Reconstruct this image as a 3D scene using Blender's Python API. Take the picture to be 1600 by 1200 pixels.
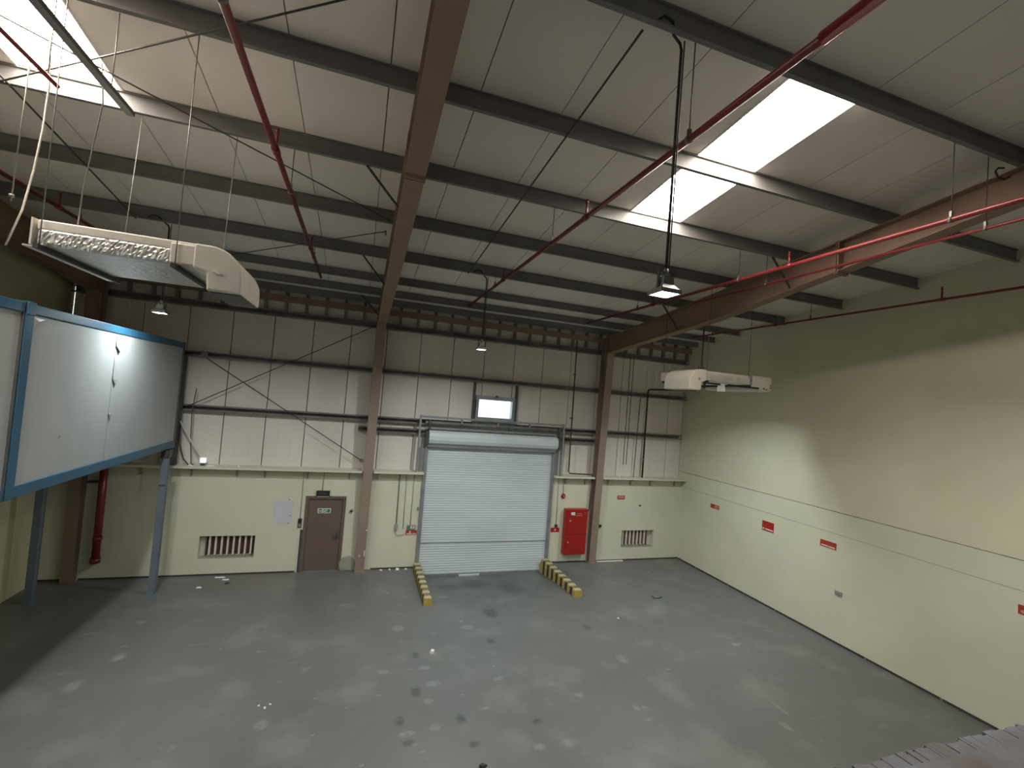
import bpy, math, random
from mathutils import Vector, Matrix
random.seed(7)
S = bpy.context.scene
C = S.collection
for o in list(bpy.data.objects):
    bpy.data.objects.remove(o)

# ------------------------------------------------------------------ camera
CAM_H = 5.37
YAW, PITCH, ROLL, FPX = math.radians(18.1418), math.radians(1.9919), math.radians(4.6109), 719.0
fw = Vector((math.sin(YAW) * math.cos(PITCH), math.cos(YAW) * math.cos(PITCH), math.sin(PITCH)))
r0 = Vector((math.cos(YAW), -math.sin(YAW), 0))
u0 = r0.cross(fw)
rr = r0 * math.cos(ROLL) + u0 * math.sin(ROLL)
uu = -r0 * math.sin(ROLL) + u0 * math.cos(ROLL)
cam_d = bpy.data.cameras.new('camera')
cam_d.sensor_width = 36.0
cam_d.lens = FPX / 1600 * 36
cam_d.clip_start = 0.05
cam = bpy.data.objects.new('camera', cam_d)
C.objects.link(cam)
cam.matrix_world = Matrix(((rr.x, uu.x, -fw.x, 0), (rr.y, uu.y, -fw.y, 0), (rr.z, uu.z, -fw.z, CAM_H), (0, 0, 0, 1)))
S.camera = cam

# ------------------------------------------------------------------ world, light levels, exposure
world = bpy.data.worlds.new('sky')
S.world = world
world.use_nodes = True
bg = world.node_tree.nodes['Background']
bg.inputs[0].default_value = (0.80, 0.93, 1.0, 1)
bg.inputs[1].default_value = 1.5
S.view_settings.view_transform = 'Standard'
S.view_settings.look = 'None'
S.view_settings.gamma = 1.0
S.view_settings.use_curve_mapping = False
S.view_settings.exposure = 0.55
LAMP_W = 68.0            # each LED high bay
LAMP_COL = (0.86, 0.97, 1.0)
SKYLIGHT = 23.0          # daylight coming through the translucent roof sheets
SKY_COL = (1.0, 0.91, 0.79)

# ------------------------------------------------------------------ materials
MATS = {}
def mat(name, c1, c2=None, scale=3.0, rough=0.6, metal=0.0, bump=0.0, bscale=None, stretch=(1, 1, 1), lo=0.35, hi=0.65, spec=0.5):
    m = bpy.data.materials.new(name)
    m.use_nodes = True
    nt = m.node_tree
    b = nt.nodes['Principled BSDF']
    b.inputs['Roughness'].default_value = rough
    b.inputs['Metallic'].default_value = metal
    b.inputs['Specular IOR Level'].default_value = spec
    geo = nt.nodes.new('ShaderNodeNewGeometry')
    mp = nt.nodes.new('ShaderNodeMapping')
    mp.inputs['Scale'].default_value = stretch
    nt.links.new(geo.outputs['Position'], mp.inputs[0])
    n = nt.nodes.new('ShaderNodeTexNoise')
    n.inputs['Scale'].default_value = scale
    n.inputs['Detail'].default_value = 5
    nt.links.new(mp.outputs[0], n.inputs['Vector'])
    cr = nt.nodes.new('ShaderNodeValToRGB')
    c2 = c2 or tuple(x * 0.88 for x in c1)
    cr.color_ramp.elements[0].position = lo
    cr.color_ramp.elements[1].position = hi
    cr.color_ramp.elements[0].color = (*c1, 1)
    cr.color_ramp.elements[1].color = (*c2, 1)
    nt.links.new(n.outputs['Fac'], cr.inputs[0])
    nt.links.new(cr.outputs[0], b.inputs['Base Color'])
    if bump:
        n2 = nt.nodes.new('ShaderNodeTexNoise')
        n2.inputs['Scale'].default_value = bscale or scale * 6
        n2.inputs['Detail'].default_value = 4
        nt.links.new(mp.outputs[0], n2.inputs['Vector'])
        bp = nt.nodes.new('ShaderNodeBump')
        bp.inputs['Strength'].default_value = bump
        bp.inputs['Distance'].default_value = 0.02
        nt.links.new(n2.outputs['Fac'], bp.inputs['Height'])
        nt.links.new(bp.outputs[0], b.inputs['Normal'])
    MATS[name] = m
    return m

def emit(name, col, strength):
    m = bpy.data.materials.new(name)
    m.use_nodes = True
    nt = m.node_tree
    b = nt.nodes['Principled BSDF']
    n = nt.nodes.new('ShaderNodeTexNoise')
    n.inputs['Scale'].default_value = 6
    mx = nt.nodes.new('ShaderNodeMixRGB')
    mx.inputs[1].default_value = (*col, 1)
    mx.inputs[2].default_value = (*[c * 0.95 for c in col], 1)
    nt.links.new(n.outputs['Fac'], mx.inputs[0])
    nt.links.new(mx.outputs[0], b.inputs['Emission Color'])
    b.inputs['Emission Strength'].default_value = strength
    b.inputs['Base Color'].default_value = (0.6, 0.6, 0.58, 1)
    MATS[name] = m
    return m

def floor_mat():
    m = mat('floor_paint', (0.145, 0.147, 0.141), (0.128, 0.130, 0.124), 0.55, 0.42, bump=0.06, bscale=22)
    nt = m.node_tree
    b = nt.nodes['Principled BSDF']
    base = [n for n in nt.nodes if n.type == 'VALTORGB'][0]
    geo = [n for n in nt.nodes if n.type == 'NEW_GEOMETRY'][0]
    def noise(scale, stretch, lo, hi, det=4, w=0.0):
        mp = nt.nodes.new('ShaderNodeMapping'); mp.inputs['Scale'].default_value = stretch
        mp.inputs['Location'].default_value = (w, w * 1.7, 0)
        nt.links.new(geo.outputs['Position'], mp.inputs[0])
        n = nt.nodes.new('ShaderNodeTexNoise'); n.inputs['Scale'].default_value = scale; n.inputs['Detail'].default_value = det
        nt.links.new(mp.outputs[0], n.inputs['Vector'])
        r = nt.nodes.new('ShaderNodeMapRange')
        r.inputs['From Min'].default_value = lo; r.inputs['From Max'].default_value = hi
        nt.links.new(n.outputs['Fac'], r.inputs['Value'])
        return r.outputs[0]
    def mix(fac, a, col, amt):
        mul = nt.nodes.new('ShaderNodeMath'); mul.operation = 'MULTIPLY'; mul.inputs[1].default_value = amt
        nt.links.new(fac, mul.inputs[0])
        mx = nt.nodes.new('ShaderNodeMixRGB'); mx.inputs[2].default_value = (*col, 1)
        nt.links.new(mul.outputs[0], mx.inputs[0]); nt.links.new(a, mx.inputs[1])
        return mx.outputs[0]
    def near(cx, cy, sx, sy):
        mp = nt.nodes.new('ShaderNodeMapping'); mp.vector_type = 'TEXTURE'
        mp.inputs['Location'].default_value = (cx, cy, 0); mp.inputs['Scale'].default_value = (sx, sy, 1)
        nt.links.new(geo.outputs['Position'], mp.inputs[0])
        g = nt.nodes.new('ShaderNodeTexGradient'); g.gradient_type = 'SPHERICAL'
        nt.links.new(mp.outputs[0], g.inputs[0])
        return g.outputs['Fac']
    def mult(a, b_):
        k = nt.nodes.new('ShaderNodeMath'); k.operation = 'MULTIPLY'
        nt.links.new(a, k.inputs[0]); nt.links.new(b_, k.inputs[1]); return k.outputs[0]
    c = base.outputs[0]
    c = mix(noise(0.9, (1, 1, 1), 0.52, 0.72), c, (0.235, 0.235, 0.215), 0.5)
    c = mix(noise(2.2, (0.7, 1.4, 1), 0.66, 0.78, w=3), c, (0.36, 0.37, 0.35), 0.55)      # pale scuffs
    c = mix(noise(4.5, (0.8, 1.2, 1), 0.70, 0.78, w=9), c, (0.40, 0.41, 0.39), 0.6)
    c = mix(noise(2.6, (1, 1.2, 1), 0.68, 0.80, w=21), c, (0.07, 0.075, 0.075), 0.6)      # dark spots
    tyre = mult(near(4.3, 13.6, 2.6, 2.6), noise(1.6, (1, 0.8, 1), 0.32, 0.62, 6))
    c = mix(tyre, c, (0.055, 0.06, 0.062), 0.9)
    track = mult(near(3.2, 10.6, 1.3, 4.2), noise(2.2, (1.2, 0.8, 1), 0.50, 0.70, 5, w=5))
    c = mix(track, c, (0.08, 0.085, 0.085), 0.35)
    brown = mult(near(-1.6, 13.9, 3.0, 1.5), noise(1.2, (1, 1, 1), 0.3, 0.7, w=2))
    c = mix(brown, c, (0.16, 0.135, 0.115), 0.8)
    def spots(lst, col, amt, w):
        nonlocal c
        nz = noise(9.0, (1, 1, 1), 0.25, 0.50, 5, w=w)
        for (x, y, sx, sy) in lst:
            k = nt.nodes.new('ShaderNodeMapRange'); k.inputs['From Max'].default_value = 0.55
            nt.links.new(near(x, y, sx * 0.85, sy * 0.85), k.inputs['Value'])
            c = mix(mult(k.outputs[0], nz), c, col, amt)
    spots(DARK, (0.05, 0.053, 0.053), 0.66, 4)
    spots(PALE, (0.36, 0.37, 0.35), 0.30, 13)
    nt.links.new(c, b.inputs['Base Color'])
    return m
DARK = [(1.42, 8.47, 0.15, 0.24), (1.08, 7.75, 0.13, 0.18), (2.08, 7.61, 0.14, 0.16), (2.15, 7.01, 0.15, 0.1), (1.17, 7.25, 0.15, 0.1), (3.59, 11.18, 0.27, 0.37), (3.23, 9.89, 0.13, 0.16), (1.56, 9.62, 0.12, 0.18), (3.32, 7.29, 0.15, 0.1), (5.74, 10.13, 0.13, 0.16), (3.66, 13.33, 0.91, 0.63), (2.85, 13.1, 0.45, 0.43), (4.67, 12.74, 0.58, 0.7)]
PALE = [(2.85, 10.58, 0.23, 0.15), (1.29, 10.77, 0.2, 0.22), (1.67, 9.16, 0.16, 0.1), (0.88, 9.16, 0.14, 0.1), (1.76, 8.63, 0.21, 0.12), (1.61, 8.16, 0.13, 0.12), (1.62, 7.49, 0.14, 0.12), (1.17, 7.44, 0.19, 0.1), (5.85, 8.72, 0.18, 0.24), (3.14, 6.75, 0.13, 0.1), (3.65, 6.73, 0.16, 0.12), (5.23, 7.25, 0.11, 0.12), (5.39, 7.21, 0.1, 0.11), (-3.83, 10.49, 0.15, 0.22), (-4.12, 9.67, 0.17, 0.26), (-4.0, 11.85, 0.13, 0.12), (-1.01, 8.09, 0.15, 0.18), (4.35, 7.79, 0.12, 0.11), (7.66, 6.27, 0.10, 0.20), (8.0, 6.7, 0.06, 0.3)]

floor_mat()
mat('wall_cream', (0.665, 0.645, 0.49), (0.62, 0.60, 0.455), 0.8, 0.75, bump=0.05, bscale=30)
mat('wall_cream_upper', (0.67, 0.635, 0.465), (0.62, 0.585, 0.425), 0.8, 0.75, bump=0.05, bscale=30)
mat('wall_cream_left', (0.70, 0.64, 0.42), (0.64, 0.58, 0.38), 0.8, 0.75)
mat('cladding', (0.76, 0.70, 0.63), (0.68, 0.62, 0.555), 0.7, 0.6, stretch=(1, 1, 0.4))
mat('liner', (0.80, 0.74, 0.675), (0.74, 0.68, 0.615), 0.8, 0.65, stretch=(1, 0.4, 1))
mat('joint_dark', (0.13, 0.105, 0.085), (0.34, 0.29, 0.24), 5, 0.9)
mat('purlin_grey', (0.185, 0.180, 0.175), (0.150, 0.144, 0.139), 2.0, 0.55, spec=0.4)
mat('girt_grey', (0.22, 0.20, 0.185), (0.14, 0.125, 0.115), 2.0, 0.5)
mat('brown_steel', (0.275, 0.175, 0.118), (0.235, 0.148, 0.10), 1.2, 0.6)
mat('column_brown', (0.30, 0.215, 0.168), (0.26, 0.185, 0.143), 1.2, 0.6)
mat('door_brown', (0.15, 0.105, 0.085), (0.135, 0.095, 0.076), 2.0, 0.5)
mat('red_pipe', (0.20, 0.022, 0.024), (0.165, 0.018, 0.02), 3, 0.32)
mat('red_cabinet', (0.36, 0.012, 0.012), (0.33, 0.01, 0.01), 2, 0.35)
mat('sign_red', (0.40, 0.015, 0.015), (0.34, 0.012, 0.012), 4, 0.5)
mat('sign_orange', (0.42, 0.055, 0.02), (0.36, 0.04, 0.015), 4, 0.5)
mat('sign_white', (0.75, 0.70, 0.65), None, 4, 0.5)
mat('sign_pink', (0.55, 0.28, 0.22), None, 8, 0.5)
mat('shutter', (0.62, 0.67, 0.68), (0.56, 0.61, 0.62), 1.2, 0.45, stretch=(0.5, 1, 2))
mat('galv', (0.32, 0.33, 0.33), (0.24, 0.25, 0.25), 3, 0.45, 0.4)
mat('dark_steel', (0.05, 0.05, 0.05), (0.07, 0.068, 0.065), 3, 0.5)
mat('black', (0.012, 0.012, 0.013), (0.02, 0.02, 0.02), 5, 0.5)
mat('rod', (0.20, 0.185, 0.165), None, 4, 0.45, 0.3)
mat('rod_dark', (0.06, 0.052, 0.045), None, 4, 0.6)
mat('foil', (0.66, 0.64, 0.60), (0.80, 0.78, 0.75), 7, 0.33, 0.45, bump=0.9, bscale=16)
mat('duct_white', (0.70, 0.655, 0.58), (0.64, 0.60, 0.53), 2.5, 0.55, bump=0.15, bscale=8)
mat('bar_dark', (0.045, 0.032, 0.030), None, 4, 0.6)
mat('blue_frame', (0.022, 0.095, 0.165), (0.018, 0.078, 0.135), 2.5, 0.45, bump=0.05)
mat('blue_post', (0.15, 0.185, 0.215), (0.125, 0.16, 0.185), 2.5, 0.5)
mat('cabin_panel', (0.34, 0.35, 0.345), (0.32, 0.33, 0.325), 1.5, 0.5, stretch=(1, 2, 0.5))
mat('film', (0.30, 0.295, 0.27), None, 6, 0.4)
mat('lamp_body', (0.19, 0.21, 0.20), None, 5, 0.45, 0.3)
mat('concrete', (0.125, 0.128, 0.14), (0.085, 0.065, 0.055), 3.0, 0.9, bump=0.5, bscale=14)
mat('yellow', (0.48, 0.34, 0.09), (0.42, 0.29, 0.08), 5, 0.6)
mat('yellow_top', (0.50, 0.43, 0.26), (0.44, 0.38, 0.24), 5, 0.7)
mat('black_worn', (0.14, 0.12, 0.075), (0.20, 0.17, 0.11), 9, 0.8)
mat('stripe_black', (0.045, 0.035, 0.02), None, 5, 0.7)
mat('paper', (0.60, 0.60, 0.62), (0.56, 0.56, 0.60), 3, 0.7)
mat('litter_white', (0.80, 0.80, 0.76), None, 9, 0.7)
mat('litter_dark', (0.05, 0.04, 0.035), None, 9, 0.8)
mat('daylight_white', (0.86, 0.80, 0.73), None, 3, 0.7)
mat('slat_white', (0.78, 0.70, 0.62), None, 3, 0.5)
mat('vent_dark', (0.085, 0.03, 0.022), None, 5, 0.7)
mat('conduit_grey', (0.33, 0.32, 0.27), None, 5, 0.5)
mat('stain', (0.30, 0.30, 0.22), (0.34, 0.34, 0.26), 6, 0.8)
mat('green_sign', (0.03, 0.22, 0.12), None, 5, 0.5)
mat('base_dark', (0.05, 0.05, 0.045), None, 6, 0.8)
mat('alu', (0.33, 0.36, 0.37), None, 4, 0.4, 0.3)
emit('skylight_sheet', SKY_COL, SKYLIGHT)
emit('lamp_lens', (0.90, 1.0, 0.98), 14.0)
emit('bulkhead_glow', (0.86, 0.88, 1.0), 0.55)
g = bpy.data.materials.new('window_glass'); g.use_nodes = True; MATS['window_glass'] = g
_nt = g.node_tree; _out = _nt.nodes['Material Output']; _p = _nt.nodes['Principled BSDF']; _p.inputs['Roughness'].default_value = 0.2
_p.inputs['Base Color'].default_value = (0.8, 0.9, 0.92, 1)
_t = _nt.nodes.new('ShaderNodeBsdfTransparent'); _mx = _nt.nodes.new('ShaderNodeMixShader')
_nz = _nt.nodes.new('ShaderNodeTexNoise'); _mr = _nt.nodes.new('ShaderNodeMapRange'); _mr.inputs['To Min'].default_value = 0.04; _mr.inputs['To Max'].default_value = 0.10
_nt.links.new(_nz.outputs['Fac'], _mr.inputs['Value']); _nt.links.new(_mr.outputs[0], _mx.inputs[0])
_nt.links.new(_t.outputs[0], _mx.inputs[1]); _nt.links.new(_p.outputs[0], _mx.inputs[2]); _nt.links.new(_mx.outputs[0], _out.inputs['Surface'])

# ------------------------------------------------------------------ mesh helpers
class MB:
    def __init__(s): s.v = []; s.f = []; s.sm = []
    def add(s, vs, fs, smooth=False):
        k = len(s.v); s.v += [tuple(v) for v in vs]
        s.f += [[i + k for i in f] for f in fs]; s.sm += [smooth] * len(fs); return s
    def box(s, x0, x1, y0, y1, z0, z1):
        x0, x1 = sorted((x0, x1)); y0, y1 = sorted((y0, y1)); z0, z1 = sorted((z0, z1))
        return s.add([(x0, y0, z0), (x1, y0, z0), (x1, y1, z0), (x0, y1, z0), (x0, y0, z1), (x1, y0, z1), (x1, y1, z1), (x0, y1, z1)],
                     [[0, 3, 2, 1], [4, 5, 6, 7], [0, 1, 5, 4], [1, 2, 6, 5], [2, 3, 7, 6], [3, 0, 4, 7]])
    def prism(s, poly, axis, a, b):
        """poly: list of 2-D points; axis 'x': (y,z), 'y': (x,z), 'z': (x,y)"""
        def P(p, t):
            return {'x': (t, p[0], p[1]), 'y': (p[0], t, p[1]), 'z': (p[0], p[1], t)}[axis]
        n = len(poly)
        vs = [P(p, a) for p in poly] + [P(p, b) for p in poly]
        fs = [list(range(n)), list(range(2 * n - 1, n - 1, -1))] + [[i, i + n, (i + 1) % n + n, (i + 1) % n] for i in range(n)]
        return s.add(vs, fs)
    def bar(s, p, q, w, h=None):
        return s.tube([p, q], w / 2 * 1.414, 4, flat=True)
    def tube(s, pts, r, n=8, flat=False, r2=None):
        pts = [Vector(p) for p in pts]
        rings = []
        up = None
        for i, p in enumerate(pts):
            t = (pts[min(i + 1, len(pts) - 1)] - pts[max(i - 1, 0)]).normalized()
            if up is None:
                up = Vector((0, 0, 1)) if abs(t.z) < 0.9 else Vector((0, 1, 0))
            a = t.cross(up).normalized(); b = a.cross(t).normalized()
            up = b
            rad = r if r2 is None else r + (r2 - r) * i / (len(pts) - 1)
            rings.append([p + (a * math.cos(2 * math.pi * (k + 0.5) / n) + b * math.sin(2 * math.pi * (k + 0.5) / n)) * rad for k in range(n)])
        vs = [v for ring in rings for v in ring]
        fs = []
        for i in range(len(pts) - 1):
            for k in range(n):
                fs.append([i * n + k, i * n + (k + 1) % n, (i + 1) * n + (k + 1) % n, (i + 1) * n + k])
        s.add(vs, fs, not flat)
        s.add([], [])
        k = len(s.v) - len(vs)
        s.f.append([k + i for i in range(n)][::-1]); s.sm.append(False)
        s.f.append([k + (len(pts) - 1) * n + i for i in range(n)]); s.sm.append(False)
        return s
    def disc(s, c, axis, r, h, n=16, r2=None):
        c = Vector(c); d = {'x': Vector((h, 0, 0)), 'y': Vector((0, h, 0)), 'z': Vector((0, 0, h))}[axis]
        return s.tube([c, c + d], r, n, r2=r2)
    def build(s, name, m, parent=None, at=None, bevel=0):
        me = bpy.data.meshes.new(name)
        if at is None:
            if parent is not None: at = ORG[parent.name]
            else:
                xs, ys, zs = zip(*s.v)
                at = ((min(xs) + max(xs)) / 2, (min(ys) + max(ys)) / 2, min(zs))
        me.from_pydata([(v[0] - at[0], v[1] - at[1], v[2] - at[2]) for v in s.v], [], s.f)
        for p, sm in zip(me.polygons, s.sm): p.use_smooth = sm
        me.validate(); me.update()
        import bmesh
        bm = bmesh.new(); bm.from_mesh(me); bmesh.ops.recalc_face_normals(bm, faces=bm.faces); bm.to_mesh(me); bm.free()
        me.materials.append(MATS[m])
        o = bpy.data.objects.new(name, me); C.objects.link(o)
        if parent is None: o.location = at; ORG[o.name] = at
        else: o.parent = parent; ORG[o.name] = at
        if bevel:
            bv = o.modifiers.new('bevel', 'BEVEL'); bv.width = bevel; bv.segments = 2; bv.limit_method = 'ANGLE'
        return o
ORG = {}
def tag(o, label=None, cat=None, group=None, kind=None):
    if label: o['label'] = label
    if cat: o['category'] = cat
    if group: o['group'] = group
    if kind: o['kind'] = kind
    return o
def empty(name, loc, label=None, cat=None, group=None, kind=None):
    o = bpy.data.objects.new(name, None); C.objects.link(o); o.location = loc; o.empty_display_size = 0.1
    ORG[o.name] = tuple(loc)
    return tag(o, label, cat, group, kind)
def B(x0, x1, y0, y1, z0, z1): return MB().box(x0, x1, y0, y1, z0, z1)
def holes(mb, x0, x1, z0, z1, y0, y1, hs):
    xs = sorted({x0, x1, *[max(x0, min(x1, h[i])) for h in hs for i in (0, 1)]})
    zs = sorted({z0, z1, *[max(z0, min(z1, h[i])) for h in hs for i in (2, 3)]})
    for a, b in zip(xs, xs[1:]):
        for c, d in zip(zs, zs[1:]):
            cx, cz = (a + b) / 2, (c + d) / 2
            if not any(h[0] < cx < h[1] and h[2] < cz < h[3] for h in hs):
                mb.box(a, b, y0, y1, c, d)
    return mb
def share(o, parent, dloc):
    c = o.copy(); C.objects.link(c); c.parent = parent; c.location = Vector(o.location) + Vector(dloc); return c

XL, XR, YB, YN = -7.1, 11.7, 14.4, -6.0
def zr(y): return 8.83 - 0.1116 * (y - 6.97)
PURLINS = [14.00, 13.15, 12.05, 10.36, 8.66, 6.97, 5.33, 3.64, 1.95, 0.25]
PD = 0.24
COLX = [-6.44, 0.43, 8.06]

# ================================================================== STRUCTURE
f = MB().box(XL - 0.2, XR + 0.2, YN, 11.78, -0.4, 0.0).box(XL - 0.2, 2.12, 11.78, YB + 0.2, -0.4, 0.0).box(6.27, XR + 0.2, 11.78, YB + 0.2, -0.4, 0.0)
f.prism([(11.78, 0.0), (12.5, -0.055), (13.3, -0.13), (14.0, -0.225), (14.34, -0.27), (17.5, -0.27), (17.5, -0.4), (11.78, -0.4)], 'x', 2.12, 6.27)
f = f.build('floor', 'floor_paint', at=(0, 0, 0)); tag(f, 'painted grey concrete floor dipping to the shutter, with tyre stains and pale scuffs', kind='structure')
MEZZ = 4.0
mz = MB()
mz.box(-3.9, XR, YN, 1.30, MEZZ - 0.3, MEZZ)
xs = -3.9
while xs < XR - 0.01:                       # chipped front edge
    w = min(random.uniform(0.015, 0.06), XR - xs); d = random.uniform(0.05, 0.075)
    mz.box(xs, xs + w, 1.30, 1.30 + d, MEZZ - 0.3, MEZZ - random.uniform(0.0, 0.006)); xs += w
tag(mz.build('floor_mezzanine', 'concrete'), 'rough concrete mezzanine edge in the bottom right corner', kind='structure')

# back wall: block masonry below, vertical sheet panels above
wb = empty('wall_back', (2.3, YB + 0.1, 0), 'cream block wall with pale vertical sheet cladding above it', kind='structure')
DOOR = (-1.20, -0.10, 0.0, 2.16)
ROLL_ = (2.10, 6.40, 0.0, 2.9)
V1 = (-3.74, -2.40, 0.45, 1.05)
V2 = (9.28, 10.60, 0.45, 1.05)
holes(MB(), XL, XR, 0.0, 2.9, YB, YB + 0.2, [DOOR, ROLL_, V1, V2]).box(1.9, 2.2, YB, YB + 0.2, -0.3, 0.0).box(6.19, 6.6, YB, YB + 0.2, -0.3, 0.0).build('masonry', 'wall_cream', wb)
WIN = (3.62, 4.88, 4.68, 5.36)
B(XL, WIN[0], 14.69, 14.72, 2.9, 8.4).box(WIN[1], XR, 14.69, 14.72, 2.9, 8.4).box(WIN[0], WIN[1], 14.69, 14.72, WIN[3], 8.4).box(WIN[0], WIN[1], 14.69, 14.72, 2.9, WIN[2]).build('cladding_backing', 'joint_dark', wb)
e = [-2.47 + 1.04 * k for k in range(-5, 15)]
e = [XL] + [x for x in e if XL + 0.1 < x < XR - 0.1] + [XR]
for a, b in zip(e, e[1:]):
    mb = holes(MB(), a + 0.011, b - 0.011, 2.9, 8.2, 14.62, 14.68, [(WIN[0], WIN[1], WIN[2], WIN[3])])
    for t in (0.335, 0.67):                       # shallow pressed ribs
        x = a + (b - a) * t
        if not (WIN[0] - 0.03 < x < WIN[1] + 0.03): mb.box(x - 0.012, x + 0.012, 14.614, 14.622, 2.96, 7.2)
    mb.build('cladding_panel', 'cladding', wb)
# wall behind the roller door opening top
B(2.10, 6.40, YB + 0.02, YB + 0.18, 3.72, 4.3).build('lintel', 'girt_grey', wb)

wr = empty('wall_right', (XR + 0.1, 4, 0), 'tall cream wall on the right with two long horizontal cracks', kind='structure')
B(XR + 0.014, XR + 0.2, YN, 14.7, 0, 8.0).build('wall_core', 'joint_dark', wr)
B(XR, XR + 0.02, YN, 14.62, 0.05, 2.652).build('wall_band', 'wall_cream', wr)
B(XR, XR + 0.02, YN, 14.62, 2.660, 3.195).build('wall_band', 'wall_cream', wr)
MB().prism([(YN, 3.212), (14.62, 3.212), (14.62, zr(14.62) + 0.02), (YN, zr(YN) + 0.02)], 'x', XR, XR + 0.2).build('wall_band', 'wall_cream_upper', wr)
bs = empty('baseboard_right', (XR, 5, 0), 'thin dark gap and skirting strip along the right wall', kind='structure')
y = YN
while y < 14.3:
    L = random.uniform(1.2, 2.6); y1 = min(y + L, 14.38)
    B(XR - random.uniform(0.004, 0.012), XR + 0.02, y, y1 - 0.06, 0, 0.045).build('skirting_strip', 'base_dark', bs); y = y1
bb = empty('baseboard_back', (2, YB, 0), 'thin dark skirting line at the foot of the back wall', kind='structure')
for a, b in ((XL, -6.60), (-6.28, -1.32), (0.75, 2.02), (6.44, 7.90), (8.24, XR)):
    B(a, b, YB - 0.012, YB, 0, 0.04).build('skirting_strip', 'base_dark', bb)
MB().prism([(YN, 0), (14.62, 0), (14.62, zr(14.62) + 0.02), (YN, zr(YN) + 0.02)], 'x', XL - 0.2, XL).build('wall_left', 'wall_cream_left')
tag(bpy.data.objects['wall_left'], 'shaded cream wall on the left behind the raised cabins', kind='structure')
tag(B(XL, XR, YN - 0.2, YN, 0, zr(YN) + 0.1).build('wall_front', 'cladding'), 'sheeted wall behind the viewer', kind='structure')

# roof liner panels and the two translucent sheets
ce = empty('ceiling', (2.3, 4, 8.9), 'sloping roof of pale liner panels with dark joints', kind='structure')
SKL = [(-4.17, -3.125), (4.19, 5.235)]
edges = [0.01 + 1.045 * k for k in range(-8, 13)]
edges = [XL - 0.2] + [x for x in edges if XL < x < XR] + [XR + 0.2]
def roof_piece(a, b, y0, y1, name='roof_panel', t=0.06, up=0.0, m='liner'):
    return MB().prism([(y0, zr(y0) + up), (y1, zr(y1) + up), (y1, zr(y1) + t + up), (y0, zr(y0) + t + up)], 'x', a, b).build(name, m, ce)
SY0, SY1 = 3.72, 6.93
for a, b in zip(edges, edges[1:]):
    sk = any(abs(a - s[0]) < 0.05 for s in SKL)
    for (y0, y1) in ([(YN, SY0), (SY1, 14.72)] if sk else [(YN, 14.72)]):
        roof_piece(a + 0.006, b - 0.006, y0, y1)
for a, b in ((XL - 0.2, SKL[0][0]), (SKL[0][1], SKL[1][0]), (SKL[1][1], XR + 0.2)):
    roof_piece(a, b, YN, 14.8, 'roof_deck', 0.03, 0.065, 'joint_dark')
for s in SKL:
    roof_piece(s[0], s[1], YN, SY0 - 0.02, 'roof_deck', 0.03, 0.065, 'joint_dark'); roof_piece(s[0], s[1], SY1 + 0.02, 14.8, 'roof_deck', 0.03, 0.065, 'joint_dark')
for i, s in enumerate(SKL):
    w = empty('window_%d' % (i + 1), ((s[0] + s[1]) / 2, 5.3, zr(5.3)), ('glaring translucent roof sheet at the upper left', 'glaring translucent roof sheet between purlins at the upper right')[i], kind='structure')
    mb = MB(); n = 28; vs = []; fs = []
    for k in range(n + 1):
        x = s[0] + 0.01 + (s[1] - s[0] - 0.02) * k / n
        dz = 0.03 * (0, 1, 1, 0)[k % 4]
        vs += [(x, SY0 + 0.01, zr(SY0) + 0.05 + dz), (x, SY1 - 0.01, zr(SY1) + 0.05 + dz), (x, SY0 + 0.01, zr(SY0) + 0.054 + dz), (x, SY1 - 0.01, zr(SY1) + 0.054 + dz)]
    for k in range(n):
        q = 4 * k
        fs += [[q, q + 1, q + 5, q + 4], [q + 2, q + 6, q + 7, q + 3]]
    mb.add(vs, fs).build('translucent_sheet', 'skylight_sheet', w)
    for x in (s[0] + 0.004, s[1] - 0.004):
        MB().prism([(SY0, zr(SY0) - 0.012), (SY1, zr(SY1) - 0.012), (SY1, zr(SY1) + 0.05), (SY0, zr(SY0) + 0.05)], 'x', x - 0.012, x + 0.012).build('edge_trim', 'liner', w)

# ledge along the top of the masonry, on steel angles
LZ = 2.95
segs = [(XL, -6.60), (-6.28, 0.27), (0.59, 2.06), (6.42, 7.90), (8.22, XR)]
brk = [-4.07, -3.0, -2.31, -1.21, -0.08, 0.73, 6.91, 7.64, 8.56, 9.47, 10.3, 11.35, -5.2]
labels = ['short end of pale concrete ledge in the dark left corner', 'long pale concrete ledge above the brown door', 'pale ledge piece between brown column and shutter', 'pale ledge piece above the red fire cabinet', 'pale ledge above the right wall vent']
for i, (a, b) in enumerate(segs):
    t = empty('trim_%d' % (i + 1), ((a + b) / 2, YB - 0.1, LZ - 0.07), labels[i], kind='structure')
    B(a, b, YB - 0.27, 14.61, LZ - 0.055, LZ).build('ledge_slab', 'wall_cream', t)
    for x in brk:
        if a + 0.05 < x < b - 0.05:
            MB().prism([(YB - 0.24, LZ - 0.055), (YB, LZ - 0.055), (YB, LZ - 0.28), (YB - 0.04, LZ - 0.28), (YB - 0.04, LZ - 0.12), (YB - 0.24, LZ - 0.085)], 'x', x - 0.022, x + 0.022).build('ledge_bracket', 'conduit_grey', t)

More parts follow.
